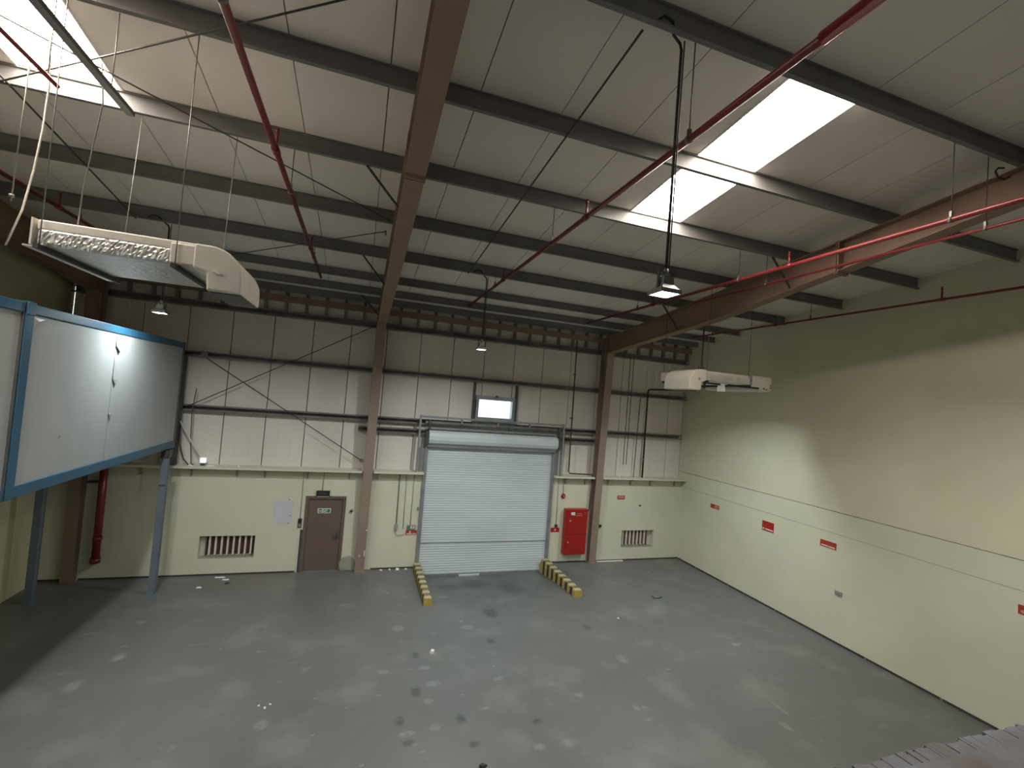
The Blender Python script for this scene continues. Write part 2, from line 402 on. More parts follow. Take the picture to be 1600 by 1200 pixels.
# personnel door
d1 = empty('door_1', (-0.65, YB, 0), 'brown steel personnel door with small green exit sticker', kind='structure')
fr = MB().box(-1.20, -1.12, YB - 0.015, YB + 0.12, 0, 2.16).box(-0.18, -0.10, YB - 0.015, YB + 0.12, 0, 2.16).box(-1.12, -0.18, YB - 0.015, YB + 0.12, 2.08, 2.16)
fr.build('door_frame', 'door_brown', d1)
B(-1.12, -0.18, YB + 0.03, YB + 0.08, 0.01, 2.08).build('door_leaf', 'door_brown', d1)
h = MB().box(-0.30, -0.25, YB + 0.0, YB + 0.03, 0.90, 1.10).tube([(-0.275, YB + 0.0, 1.02), (-0.275, YB - 0.04, 1.02), (-0.42, YB - 0.04, 1.02)], 0.011)
h.build('handle', 'dark_steel', d1)
st = B(-0.86, -0.50, YB + 0.022, YB + 0.03, 1.66, 1.80).build('exit_sticker', 'sign_white', d1)
B(-0.83, -0.74, YB + 0.018, YB + 0.022, 1.68, 1.78).box(-0.70, -0.615, YB + 0.018, YB + 0.022, 1.68, 1.78).box(-0.60, -0.525, YB + 0.018, YB + 0.022, 1.68, 1.78).build('green_pictogram', 'green_sign', st)
MB().prism([(-0.82, 1.725), (-0.79, 1.755), (-0.79, 1.74), (-0.75, 1.74), (-0.75, 1.71), (-0.79, 1.71), (-0.79, 1.695)], 'y', YB + 0.015, YB + 0.018).disc((-0.652, YB + 0.018, 1.765), 'y', 0.012, -0.003, 10).prism([(-0.69, 1.70), (-0.668, 1.75), (-0.638, 1.75), (-0.622, 1.72), (-0.64, 1.73), (-0.65, 1.71), (-0.63, 1.685), (-0.645, 1.685), (-0.665, 1.71), (-0.675, 1.69)], 'y', YB + 0.015, YB + 0.018).build('white_figure', 'sign_white', st)
B(-1.30, -1.27, YB - 0.02, YB, 0, 1.05).build('door_edge_strip', 'sign_white', d1)
B(-1.27, -1.205, YB - 0.006, YB, 0, 1.2).build('door_side_strip', 'dark_steel', d1)

# roller shutter
d2 = empty('door_2', (4.25, YB, -0.27), 'white slatted roller shutter with hood over striped kerbs', kind='structure')
def curtain(z0, z1, name):
    p = 0.075; prof = []; z = z0
    while z < z1 - 1e-4:
        zt = min(z + p, z1); hgt = zt - z
        prof += [(14.385, z), (14.377, z + 0.12 * hgt), (14.374, z + 0.5 * hgt), (14.377, z + 0.88 * hgt)]; z = zt
    prof.append((14.385, z1))
    n = len(prof); vs = []; fs = []
    for (yy, zz) in prof:
        xa, xb = (2.13, 6.35) if zz > 0.0 else (2.205, 6.185); vs += [(xa, yy, zz), (xb, yy, zz), (xb, 14.40, zz), (xa, 14.40, zz)]
    for k in range(n - 1):
        q = 4 * k
        for j in range(4): fs.append([q + j, q + (j + 1) % 4, q + 4 + (j + 1) % 4, q + 4 + j])
    fs += [[0, 3, 2, 1], [4 * n - 4, 4 * n - 3, 4 * n - 2, 4 * n - 1]]
    o = MB().add(vs, fs).build(name, 'shutter', d2); o['kind'] = 'stuff'; o['label'] = 'narrow pressed steel shutter slats'
curtain(-0.215, 0.735, 'lower_slats'); curtain(0.755, 3.84, 'upper_slats')
B(2.13, 6.35, 14.372, 14.40, 0.735, 0.755).build('joint_bar', 'galv', d2)
B(2.21, 3.45, 14.36, 14.40, -0.27, -0.215).box(4.12, 6.18, 14.36, 14.40, -0.262, -0.215).box(3.45, 4.12, 14.36, 14.40, -0.235, -0.215).build('bottom_bar', 'galv', d2)
for (x0, x1) in ((2.05, 2.15), (6.33, 6.43)):
    B(x0, x1, 14.30, 14.358, 0, 3.9).build('guide_rail', 'galv', d2)
hood = [(14.40, 3.80), (14.24, 3.80), (14.15, 3.86), (14.10, 3.96), (14.10, 4.08), (14.15, 4.18), (14.24, 4.24), (14.40, 4.24)]
MB().prism(hood, 'x', 2.12, 6.42).build('hood', 'shutter', d2)
B(2.10, 6.36, 14.20, 14.26, 3.74, 3.80).build('hood_lip', 'galv', d2)
for x in (2.02, 6.42): B(x, x + 0.10, 14.12, 14.40, 3.82, 4.22).build('hood_end_plate', 'dark_steel', d2)

# small window over the shutter
w3 = empty('window_3', (4.25, 14.6, 4.6), 'small bright hopper window above the roller shutter', kind='structure')
fr = MB()
for (x0, x1, z0, z1) in ((3.58, 3.68, 4.62, 5.44), (4.82, 4.92, 4.62, 5.44), (3.68, 4.82, 5.31, 5.44), (3.68, 4.82, 4.62, 4.74)):
    fr.box(x0, x1, 14.48, 14.72, z0, z1)
fr.build('window_frame', 'alu', w3)
B(3.68, 4.82, 14.60, 14.61, 4.74, 5.31).build('pane', 'window_glass', w3)
B(3.50, 5.0, 14.40, 14.60, 4.575, 4.62).build('window_sill', 'galv', w3)
MB().prism([(14.48, 4.66), (14.40, 5.25), (14.48, 5.3)], 'x', 3.56, 3.578).build('stay_arm', 'dark_steel', w3)
B(4.22, 4.30, 14.42, 14.48, 5.40, 5.47).build('latch', 'dark_steel', w3)

# ================================================================== STEEL FRAME
names3 = ['in the dark left corner behind the cabin posts', 'between the brown door and the shutter', 'beside the red fire cabinet']
def rafter_bottom(y):
    P = [(14.17, 7.24), (9.06, 7.71), (6.03, 8.16), (3.63, 8.52), (-6.0, 9.60)]
    for (a, za), (b, zb) in zip(P, P[1:]):
        if y >= b: return za + (zb - za) * (a - y) / (a - b)
    return P[-1][1]
for i, X in enumerate(COLX):
    c = empty('steel_column', (X, 14.3, 0), 'brown tapered steel column ' + names3[i], 'column', 'portal frame columns')
    yf0, yf1, yb, zt = 14.22, 13.96, 14.395, 7.30
    MB().prism([(yf0 - 0.014, 0.02), (yf0, 0.02), (yf1, zt), (yf1 - 0.014, zt)], 'x', X - 0.13, X + 0.13).build('front_flange', 'column_brown', c)
    B(X - 0.13, X + 0.13, yb - 0.014, yb, 0.02, 7.75).build('back_flange', 'column_brown', c)
    MB().prism([(yf0, 0.02), (yb - 0.014, 0.02), (yb - 0.014, 7.6), (yf1, zt)], 'x', X - 0.006, X + 0.006).build('web', 'column_brown', c)
    B(X - 0.15, X + 0.15, yf0 - 0.06, yb, 0, 0.02).build('base_plate', 'column_brown', c)
    # rafter
    r = empty('roof_rafter', (X, 4.5, 7.3), ('brown steel rafter in the gloom above the raised cabins', 'brown steel rafter running overhead up the middle of the ceiling', 'deep brown rafter on the right with red pipes alongside')[i], 'rafter', 'portal frame rafters')
    ys = [14.17, 9.06, 6.03, 3.63, -6.0]
    bot = [(y, rafter_bottom(y)) for y in ys]
    top = [(y, zr(y) - PD - 0.02) for y in ys]
    top[0] = (14.38, zr(14.38) - PD - 0.02)
    web = MB(); m_ = []
    for k in range(4):
        web.prism([bot[k], bot[k + 1], top[k + 1], top[k]], 'x', X - 0.007, X + 0.007)
    web.build('web', 'brown_steel', r)
    for k in range(4):
        MB().prism([bot[k], bot[k + 1], (bot[k + 1][0], bot[k + 1][1] - 0.016), (bot[k][0], bot[k][1] - 0.016)], 'x', X - 0.13, X + 0.13).build('bottom_flange', 'brown_steel', r)
        MB().prism([top[k], top[k + 1], (top[k + 1][0], top[k + 1][1] + 0.014), (top[k][0], top[k][1] + 0.014)], 'x', X - 0.13, X + 0.13).build('top_flange', 'brown_steel', r)
    for dy in (-0.02, 0.02):
        y = 6.03 + dy
        B(X - 0.135, X + 0.135, y - 0.012, y + 0.012, rafter_bottom(y) - 0.06, zr(y) - PD).build('splice_plate', 'brown_steel', r)
    B(X - 0.12, X + 0.12, 14.12, 14.14, 7.26, 7.85).build('haunch_stiffener', 'brown_steel', r)
    for sx in (-0.06, 0.06):
        for zz in (0.03, 0.12):
            MB().disc((X + sx, 5.99, rafter_bottom(6.0) + zz), 'y', 0.016, -0.02, 6).build('bolt', 'brown_steel', r)

ordn = ['first', 'second', 'third', 'fourth', 'fifth', 'sixth', 'seventh', 'eighth', 'ninth', 'tenth']
for i, y in enumerate(PURLINS):
    zt = zr(y) - 0.004; t = 0.012; PD = 0.24 if y < 11 else 0.195
    sec = [(y - 0.035, zt), (y + 0.035, zt - 0.006), (y + 0.035, zt - 0.018), (y + t / 2, zt - 0.014), (y + t / 2, zt - PD), (y - 0.055, zt - PD), (y - 0.055, zt - PD + 0.022), (y - 0.045, zt - PD + 0.022), (y - 0.045, zt - PD + 0.01), (y - t / 2, zt - PD + 0.01), (y - t / 2, zt - 0.014), (y - 0.035, zt - 0.012)]
    p = MB().prism(sec, 'x', XL + 0.02, XR - 0.03).build('roof_purlin', 'purlin_grey')
    tag(p, 'grey steel roof purlin, %s from the back wall' % ordn[i], 'purlin', 'roof purlins')
def girt(z0, z1, a, b, label, y0=14.42, y1=14.60):
    sec = [(y0, z1), (y1, z1), (y1, z0), (y0, z0), (y0, z0 + 0.035), (y0 + 0.012, z0 + 0.035), (y0 + 0.012, z0 + 0.012), (y1 - 0.012, z0 + 0.012), (y1 - 0.012, z1 - 0.012), (y0 + 0.012, z1 - 0.012), (y0 + 0.012, z1 - 0.035), (y0, z1 - 0.035)]
    tag(MB().prism(sec, 'x', a, b).build('wall_girt', 'girt_grey'), label, 'girt', 'horizontal wall girts')
girt(7.21, 7.38, XL + 0.02, XR - 0.02, 'grey wall girt just under the eave opening')
girt(5.86, 6.01, XL + 0.02, XR - 0.02, 'grey wall girt above the small bright window')
girt(4.40, 4.56, XL + 0.02, 3.49, 'grey wall girt at shutter hood height, left length')
girt(4.40, 4.56, 5.01, XR - 0.12, 'grey wall girt at shutter hood height, right length')
girt(4.09, 4.24, 0.04, 2.0, 'short grey girt stub left of the shutter hood')
girt(4.09, 4.24, 6.55, 8.05, 'short grey girt stub right of the shutter hood')
ev = empty('eave_strut', (2.3, 14.4, 7.4), 'brown eave beam with dark stub posts at the top of the back wall', 'beam')
for a, b in ((XL + 0.02, COLX[0] - 0.14), (COLX[0] + 0.14, COLX[1] - 0.14), (COLX[1] + 0.14, COLX[2] - 0.14), (COLX[2] + 0.14, XR - 0.02)):
    B(a, b, 14.30, 14.38, 7.62, 7.80).build('eave_beam', 'brown_steel', ev)
stub0 = None
x = -2.72 - 0.53 * 8
while x < XR - 0.1:
    if all(abs(x - cx) > 0.17 for cx in COLX):
        if stub0 is None:
            stub0 = B(x - 0.04, x + 0.04, 14.40, 14.50, 7.385, 7.96).build('stub_post', 'girt_grey', ev); sx0 = x
        else: share(stub0, ev, (x - sx0, 0, 0))
    x += 0.53

B(XL + 0.02, XR - 0.02, 14.58, 14.61, 7.39, 8.05).build('eave_daylight_strip', 'daylight_white', wb)  # bright white colour stands in for daylight leaking in at the eave
# fly braces from purlins to rafter
fb = [(1, 13.15), (1, 10.36), (1, 6.97), (1, 3.64), (2, 6.97), (2, 10.36)]
fl = ['second', 'fourth', 'sixth', 'eighth', 'sixth', 'fourth']
for (ci, y), w in zip(fb, fl):
    X = COLX[ci]
    o = MB().bar((X - 0.62, y, zr(y) - PD), (X - 0.09, y + 0.02, rafter_bottom(y) + 0.02), 0.03).build('fly_brace', 'rod_dark')
    tag(o, 'thin diagonal brace from the %s purlin to the %s rafter' % (w, ('left', 'middle', 'right')[ci]), 'brace', 'rafter fly braces')

def rod(name, pts, r, m, label, cat, group=None, n=6):
    return tag(MB().tube(pts, r, n).build(name, m), label, cat, group)
rod('bracing_rod', [(-4.6, 14.41, 4.35), (0.30, 14.41, 7.28)], 0.011, 'rod_dark', 'thin wall bracing rod rising right towards the middle column top', 'rod', 'wall bracing rods')
wr2 = empty('bracing_rod', (-1.9, 14.38, 3.2), 'thin wall bracing rod falling right to an eye on the middle column', 'rod', 'wall bracing rods')
MB().tube([(-4.0, 14.39, 5.84), (0.24, 14.39, 3.21)], 0.011, 6).build('rod', 'rod_dark', wr2)
MB().tube([(0.22 + 0.045 * math.cos(t * math.pi / 6), 14.385, 3.22 + 0.045 * math.sin(t * math.pi / 6)) for t in range(13)], 0.012, 6).build('eye', 'rod', wr2)
B(-4.14, -3.97, 14.36, 14.41, 5.86, 6.0).build('gusset', 'rod', wr2)
rb = lambda x, y: (x, y, zr(y) - 0.30)
rod('roof_brace', [rb(-4.6, 5.03), rb(0.25, 8.42)], 0.010, 'rod_dark', 'thin roof bracing rod crossing the left skylight and falling to the middle rafter', 'rod', 'roof bracing rods')
rod('roof_brace', [rb(0.30, 3.87), rb(-4.6, 7.08)], 0.010, 'rod_dark', 'thin roof bracing rod crossing below the left skylight from the upper right', 'rod', 'roof bracing rods')
o = empty('roof_brace', rb(-1.0, 10.0), 'thin roof bracing rod behind the left duct ending in an eye at the rafter', 'rod', 'roof bracing rods')
MB().tube([rb(-3.2, 11.65), rb(0.20, 8.87)], 0.010, 6).build('rod', 'rod_dark', o)
p0 = rb(0.20, 8.87); MB().disc((p0[0] - 0.02, p0[1], p0[2] - 0.03), 'x', 0.05, 0.03, 10).build('eye', 'rod', o)

# goal-post frame over the shutter
gf = empty('shutter_goalpost', (4.2, 14.3, LZ), 'dark steel goalpost tubes framing the shutter hood', 'frame')
for x0, x1 in ((1.80, 1.86), (6.60, 6.66)): B(x0, x1, 14.20, 14.26, LZ, 4.70).build('post', 'galv', gf)
B(1.86, 6.60, 14.20, 14.26, 4.62, 4.68).build('top_tube', 'galv', gf)
for x0, x1 in ((2.10, 2.17), (6.46, 6.53)): B(x0, x1, 14.28, 14.36, 4.26, 4.56).build('hanger', 'dark_steel', gf)
B(2.0, 6.6, 14.36, 14.41, 4.44, 4.52).build('cross_tube', 'girt_grey', gf)
B(2.0, 6.6, 14.34, 14.40, 4.27, 4.34).build('cross_tube', 'galv', gf)
for x in (1.94, 6.45): B(x, x + 0.11, 14.34, 14.40, LZ, 3.80).build('side_plate', 'galv', gf)
for x in (3.1, 4.3, 5.4): B(x, x + 0.05, 14.27, 14.34, 4.48, 4.62).build('spacer', 'galv', gf)
for k, x in enumerate((3.50, 4.94)):
    tag(B(x - 0.03, x + 0.03, 14.42, 14.56, 4.625, 5.855).build('window_post', 'dark_steel'), ('slim dark post left of the small bright window', 'slim dark post right of the small bright window')[k], 'post', 'window posts')

# ================================================================== SERVICES UNDER THE ROOF
def pipe(X, y0, y1, r, label, heads, hang, z=8.0, m='red_pipe', thick=None):
    t = empty('sprinkler_pipe', (X, (y0 + y1) / 2, z - r), label, 'pipe', 'red sprinkler pipes')
    MB().tube([(X, y0, z), (X, y1, z)], r, 12).build('pipe_run', m, t)
    for y in heads:
        MB().tube([(X, y, z), (X, y, z + 0.20)], 0.016, 8).disc((X, y, z + 0.20), 'z', 0.020, 0.03, 8).disc((X, y, z + 0.245), 'z', 0.024, 0.005, 10).tube([(X, y, z + 0.22), (X, y, z + 0.25)], 0.008, 6).build('sprinkler_head', m, t)
        MB().tube([(X, y - 0.06, z), (X, y + 0.06, z)], r * 1.3, 12).build('tee', m, t)
    for y in hang:
        MB().tube([(X, y, z + r), (X, y, zr(y) - PD)], 0.006, 6).build('hanger_rod', 'rod_dark', t)
        MB().tube([(X, y - 0.018, z), (X, y + 0.018, z)], r * 1.25, 12).box(X - 0.018, X + 0.018, y - 0.012, y + 0.012, z + r, z + r + 0.07).build('hanger_clip', 'rod', t)
    if thick:
        MB().tube([(X, thick[0], z), (X, thick[1], z)], r * 1.45, 12).build('reducer', m, t)
    return t
pipe(-1.15, YN, 12.15, 0.033, 'red sprinkler pipe left of the middle rafter', [5.82, 9.75], [3.65, 6.98, 10.36])
pipe(2.78, YN, 13.3, 0.033, 'red sprinkler pipe passing the bright right skylight', [5.77, 9.7], [3.65, 6.98, 10.36], thick=(-1.0, 2.3))
pipe(6.66, YN, 13.4, 0.033, 'upper thicker red pipe in front of the deep right rafter', [5.89, 9.7], [3.65, 6.98, 10.36])
pipe(7.33, YN, 9.0, 0.021, 'lower thinner red pipe in front of the deep right rafter', [], [3.65, 6.98], z=8.02)
pipe(10.6, YN, 13.0, 0.026, 'dark red pipe high along the right wall', [5.9, 9.7], [3.65, 8.66, 12.05])
pipe(-5.08, YN, 12.2, 0.033, 'dark red sprinkler pipe above the raised cabins', [9.75], [6.98, 10.36])
for X, y0, lab in ((2.22, 3.7, 'dark cable conduit under the purlins feeding the middle lamps'), (-4.15, 3.7, 'dark cable conduit under the purlins at the left skylight')):
    rod('roof_conduit', [(X, y0, zr(y0) - PD - 0.02), (X - 0.1, 10.36, zr(10.36) - PD - 0.02)], 0.012, 'rod_dark', lab, 'conduit', 'roof conduits')
rod('roof_conduit', [(9.0, 6.2, zr(6.2) - PD - 0.02), (8.75, 10.36, zr(10.36) - PD - 0.02)], 0.014, 'black', 'dark cable conduit under the purlins right of the deep rafter', 'conduit', 'roof conduits')
# loose ends at the upper left
sc = MB().box(-2.535, -2.465, 2.6, 5.75, 7.985, 7.993).box(-2.535, -2.527, 2.6, 5.75, 7.993, 8.03).box(-2.473, -2.465, 2.6, 5.75, 7.993, 8.03)
tag(sc.build('strut_channel', 'purlin_grey'), 'grey strut channel hanging below the left skylight', 'channel')
rod('pipe_offcut', [(-2.98, 2.6, 8.0), (-2.98, 5.5, 8.0)], 0.02, 'red_pipe', 'short thin red pipe end hanging below the left skylight', 'pipe', n=10)
for y in (3.65, 5.35):
    for X, nm in ((-2.5, 'channel'), (-2.98, 'red pipe')):
        rod('hanger_rod', [(X, y, 8.02), (X, y, zr(y) - PD)], 0.005, 'rod', 'thin rod carrying the hanging %s, from the %s purlin' % (nm, 'eighth' if y < 4 else 'seventh'), 'rod', 'upper left hanger rods')
rod('loose_cable', [(-3.08, 5.5, 8.5), (-3.10, 5.6, 8.02), (-3.11, 5.6, 7.6), (-3.14, 5.6, 7.2), (-3.19, 5.6, 6.8), (-3.28, 5.6, 6.44)], 0.008, 'duct_white', 'loose white cable dangling left of the foil duct', 'cable')
rod('loose_rod', [(-2.64, 5.45, 8.3), (-2.67, 5.6, 7.99), (-2.75, 5.6, 7.07), (-2.76, 5.6, 6.70)], 0.006, 'rod', 'slanting thin rod ending on the foil duct top', 'rod')
lr = empty('loose_rod', (-3.28, 5.6, 6.84), 'hanging thin rod with a small nut end left of the foil duct', 'rod')
MB().tube([(-3.26, 5.6, 8.5), (-3.28, 5.6, 6.86)], 0.006, 6).build('rod', 'rod', lr); MB().disc((-3.28, 5.6, 6.90), 'z', 0.02, 0.03, 6).build('nut', 'rod', lr)

# LED high bays
def lamp(X, Y, label, power=LAMP_W, spread=168):
    zb = 6.48
    t = empty('high_bay_lamp', (X, Y, zb), label, 'lamp', 'LED high bay lamps')
    ztop = zr(Y) - PD - 0.005
    pts = [(X, Y, zb + 0.22), (X, Y, ztop - 0.10), (X - 0.02, Y, ztop - 0.04), (X - 0.10, Y, ztop + 0.02), (X - 0.16, Y - 0.07, ztop + 0.08), (X - 0.26, Y - 0.07, ztop + 0.10), (X - 0.34, Y - 0.06, ztop + 0.02)]
    MB().tube(pts, 0.014, 8).build('drop_conduit', 'black', t)
    MB().tube([(X + 0.03, Y, zb + 0.24), (X + 0.03, Y, ztop)], 0.007, 6).build('suspension_rod', 'rod_dark', t)
    # housing: stepped square body, fins, U bracket
    hs = MB()
    def fr(z0, z1, a0, a1):
        hs.add([(X - a0, Y - a0, z0), (X + a0, Y - a0, z0), (X + a0, Y + a0, z0), (X - a0, Y + a0, z0), (X - a1, Y - a1, z1), (X + a1, Y - a1, z1), (X + a1, Y + a1, z1), (X - a1, Y + a1, z1)],
               [[0, 3, 2, 1], [4, 5, 6, 7], [0, 1, 5, 4], [1, 2, 6, 5], [2, 3, 7, 6], [3, 0, 4, 7]])
    fr(zb + 0.012, zb + 0.035, 0.112, 0.108); fr(zb + 0.035, zb + 0.085, 0.10, 0.058); fr(zb + 0.085, zb + 0.16, 0.058, 0.054)
    hs.build('housing', 'lamp_body', t)
    rim = MB()
    for (a, b, c, d) in ((-0.112, 0.112, -0.112, -0.097), (-0.112, 0.112, 0.097, 0.112), (-0.112, -0.097, -0.097, 0.097), (0.097, 0.112, -0.097, 0.097)):
        rim.box(X + a, X + b, Y + c, Y + d, zb - 0.004, zb + 0.012)
    rim.build('rim', 'lamp_body', t)
    br = MB().box(X - 0.085, X - 0.072, Y - 0.015, Y + 0.015, zb + 0.05, zb + 0.20).box(X + 0.072, X + 0.085, Y - 0.015, Y + 0.015, zb + 0.05, zb + 0.20).box(X - 0.085, X + 0.085, Y - 0.015, Y + 0.015, zb + 0.20, zb + 0.212)
    br.build('bracket', 'dark_steel', t)
    MB().tube([(X, Y, zb + 0.16), (X, Y, zb + 0.24)], 0.025, 10).build('coupling', 'lamp_body', t)
    B(X - 0.097, X + 0.097, Y - 0.097, Y + 0.097, zb + 0.002, zb + 0.012).build('lens', 'lamp_lens', t)
    L = bpy.data.lights.new('lamp_light', 'AREA'); L.shape = 'SQUARE'; L.size = 0.17; L.energy = power; L.color = LAMP_COL; L.spread = math.radians(spread)
    lo = bpy.data.objects.new('lamp_light', L); C.objects.link(lo); lo.parent = t; lo.location = (0, 0, 0.0)
    return t
lamp(2.64, 3.67, 'lit LED high bay lamp on a long black conduit near the camera')
lamp(2.58, 10.38, 'small lit LED high bay lamp in the middle distance left of centre', power=LAMP_W * 1.5)
lamp(-3.72, 10.38, 'lit LED high bay lamp glaring beside the raised cabin', power=LAMP_W * 0.82)
lamp(8.85, 10.42, 'lit LED high bay lamp hidden behind the right duct', power=LAMP_W * 1.1, spread=138)
lamp(-3.72, 3.67, 'added LED high bay lamp out of view on the left', power=LAMP_W * 1.1)  # unseen lamp assumed from the lamp grid, added for fill light
lamp(8.85, 3.67, 'added LED high bay lamp out of view on the right', power=LAMP_W * 0.55)  # likewise unseen, assumed from the grid and added for fill

for X, w in ((-3.72, 'left'), (2.6, 'middle'), (8.85, 'right')):  # unseen lamps continuing the grid, added to lift ceiling and upper wall light
    lamp(X, -3.05, 'added unseen LED high bay lamp over the mezzanine behind the viewer, %s one' % w)

# ducts
def arc(cx, cz, r, a0, a1, n=7): return [(cx + r * math.cos(math.radians(a0 + (a1 - a0) * k / n)), cz + r * math.sin(math.radians(a0 + (a1 - a0) * k / n))) for k in range(n + 1)]
def foil_strip(mb, x0, x1, y, z0, z1, n=42, rows=5):
    vs = []; fs = []
    for j in range(rows + 1):
        for k in range(n + 1):
            amp = 0.0 if j in (0, rows) else random.uniform(0.004, 0.018)
            vs.append((x0 + (x1 - x0) * k / n, y - amp, z0 + (z1 - z0) * j / rows))
    for j in range(rows):
        for k in range(n):
            q = j * (n + 1) + k; fs.append([q, q + 1, q + n + 2, q + n + 1])
    mb.add(vs, fs); return mb
d = empty('air_duct', (-2.1, 6.0, 6.22), 'foil wrapped rectangular duct with white elbow hanging over the cabin', 'duct', 'hanging air ducts')
B(-2.95, -1.70, 5.40, 6.62, 6.445, 6.66).build('duct_body', 'foil', d, bevel=0.012)
foil_strip(MB(), -2.93, -1.90, 5.392, 6.45, 6.60, 70, 7).build('crinkled_foil', 'foil', d)
B(-2.95, -1.56, 5.385, 6.63, 6.59, 6.685).build('top_wrap', 'duct_white', d, bevel=0.015)
B(-1.90, -1.54, 5.365, 6.63, 6.45, 6.66).build('joint_wrap', 'duct_white', d, bevel=0.015)
elb = [(-1.70, 6.685), (-1.56, 6.685)] + arc(-1.56, 6.375, 0.31, 85, 5, 8) + [(-1.248, 6.225), (-1.56, 6.225), (-1.575, 6.40), (-1.70, 6.44)]
MB().prism(elb, 'y', 5.36, 6.25).build('elbow', 'duct_white', d, bevel=0.02)
MB().prism([(-1.26, 6.222), (-1.54, 6.222), (-1.54, 6.215), (-1.26, 6.215)], 'y', 5.40, 6.2).build('elbow_mouth', 'dark_steel', d)
B(-1.52, -1.46, 5.352, 5.36, 6.42, 6.44).box(-1.49, -1.44, 5.352, 5.36, 6.40, 6.42).build('tape_patch', 'litter_white', d)
B(-2.985, -2.97, 5.365, 6.60, 6.44, 6.69).build('end_flange', 'duct_white', d)
B(-3.05, -2.97, 5.40, 6.9, 6.425, 6.44).build('lower_flap', 'foil', d)
for x in (-2.92, -1.86): B(x, x + 0.04, 5.30, 6.85, 6.40, 6.44).build('support_bar', 'bar_dark', d)
for x in (-2.90, -1.84):
    for y in (5.35, 6.80):
        yy = 5.35 if y < 6 else 6.95
        MB().tube([(x, y, 6.40), (x, yy, zr(yy) - PD)], 0.0048, 6).build('hanger_rod', 'rod', d)
d = empty('air_duct', (8.3, 9.4, 5.9), 'pale wrapped air duct with rounded elbow in front of the right wall', 'duct', 'hanging air ducts')
B(7.42, 8.95, 8.66, 10.22, 6.18, 6.40).build('duct_body', 'duct_white', d, bevel=0.015)
B(7.46, 8.90, 8.652, 8.665, 6.19, 6.34).build('foil_side', 'foil', d)
elb = [(7.50, 6.42), (7.34, 6.42)] + arc(7.34, 6.12, 0.30, 95, 175, 8) + [(7.035, 5.94), (7.36, 5.94), (7.375, 6.12), (7.50, 6.17)]
MB().prism(elb, 'y', 8.62, 9.55).build('elbow', 'duct_white', d, bevel=0.02)
MB().disc((7.29, 8.615, 6.20), 'y', 0.03, -0.008, 10).build('tape_patch', 'stain', d)
B(8.82, 9.46, 8.63, 10.22, 6.06, 6.42).build('plenum_box', 'duct_white', d, bevel=0.05)
for x, z in ((9.40, 6.22), (9.40, 6.16), (9.28, 6.115)): MB().disc((x, 8.63, z), 'y', 0.018, -0.006, 8).build('screw', 'black', d)
MB().disc((9.2, 8.63, 6.13), 'y', 0.02, -0.006, 8).build('screw', 'black', d)
B(8.78, 8.82, 8.62, 8.70, 6.18, 6.41).build('seam_band', 'galv', d)
for x in (7.5, 8.72): B(x, x + 0.04, 8.60, 10.27, 6.135, 6.175).build('support_bar', 'black', d)
B(8.08, 9.0, 8.58, 8.615, 6.10, 6.14).build('support_bar', 'black', d)
B(7.40, 7.86, 8.58, 8.615, 6.10, 6.135).build('support_bar', 'black', d)
B(7.40, 7.44, 8.575, 8.61, 5.99, 6.10).build('support_bar', 'black', d)
for x in (7.52, 8.74):
    for y in (8.66, 10.25): MB().tube([(x, y, 6.15), (x, y, zr(y))], 0.005, 6).build('hanger_rod', 'rod_dark', d)
MB().prism([(7.82, 6.14), (8.0, 6.13), (8.03, 5.96), (7.80, 5.95)], 'y', 8.60, 8.62).build('loose_flap', 'litter_white', d)

# black refrigerant pipe and other risers on the upper back wall
bp = empty('refrigerant_pipe', (9.93, 14.3, LZ), 'thick black insulated pipe bending from the ledge to the right duct', 'pipe')
MB().tube([(9.93, 14.37, LZ), (9.93, 14.37, 6.05), (9.93, 14.34, 6.13), (9.93, 14.26, 6.15), (9.93, 11.9, 6.14), (9.93, 11.78, 6.17), (9.93, 11.74, 6.28), (9.93, 11.74, 6.5)], 0.032, 8).build('pipe_run', 'black', bp)
for z in (3.6, 5.3): B(9.89, 9.97, 14.33, 14.42, z, z + 0.03).build('pipe_clip', 'galv', bp)
rod('wall_conduit', [(9.58, 14.39, LZ), (9.64, 14.39, 5.84), (9.80, 14.39, 5.85)], 0.014, 'dark_steel', 'thin dark conduit just left of the thick black pipe', 'conduit', 'thin wall conduits')
rod('wall_conduit', [(9.12, 14.39, 3.4), (9.12, 14.39, 7.2)], 0.012, 'rod_dark', 'thin dark conduit right of the right column, left of a pair', 'conduit', 'thin wall conduits')
rod('wall_conduit', [(9.24, 14.39, 3.4), (9.26, 14.39, 7.2)], 0.012, 'rod_dark', 'thin dark conduit right of the right column, right of a pair', 'conduit', 'thin wall conduits')
rp = empty('red_riser', (6.95, 14.3, 3.0), 'thin dark red riser pipe on the cladding above the fire cabinet', 'pipe')
MB().tube([(6.90, 14.28, 7.6), (6.95, 14.28, 3.10), (7.0, 14.28, 3.04), (7.86, 14.28, 3.02), (7.87, 14.28, 2.9)], 0.022, 8).build('pipe_run', 'vent_dark', rp)
for z in (4.9, 6.4): B(6.90, 6.97, 14.26, 14.42, z, z + 0.03).build('pipe_clip', 'dark_steel', rp)
rp = empty('cabinet_feed_pipe', (7.82, 14.3, 1.7), 'dark red feed pipe dropping beside the column to the fire cabinet', 'pipe')
MB().tube([(7.88, 14.28, 2.88), (7.83, 14.28, 1.80), (7.78, 14.28, 1.76), (7.74, 14.28, 1.76)], 0.022, 8).build('pipe_run', 'vent_dark', rp)
rp = empty('hydrant_pipe', (-5.9, 14.2, 0.5), 'thick red pipe hanging short of the floor under the cabin', 'pipe')
MB().tube([(-5.92, 14.22, 3.3), (-5.9, 14.22, 0.52)], 0.085, 14).build('pipe_run', 'red_pipe', rp)
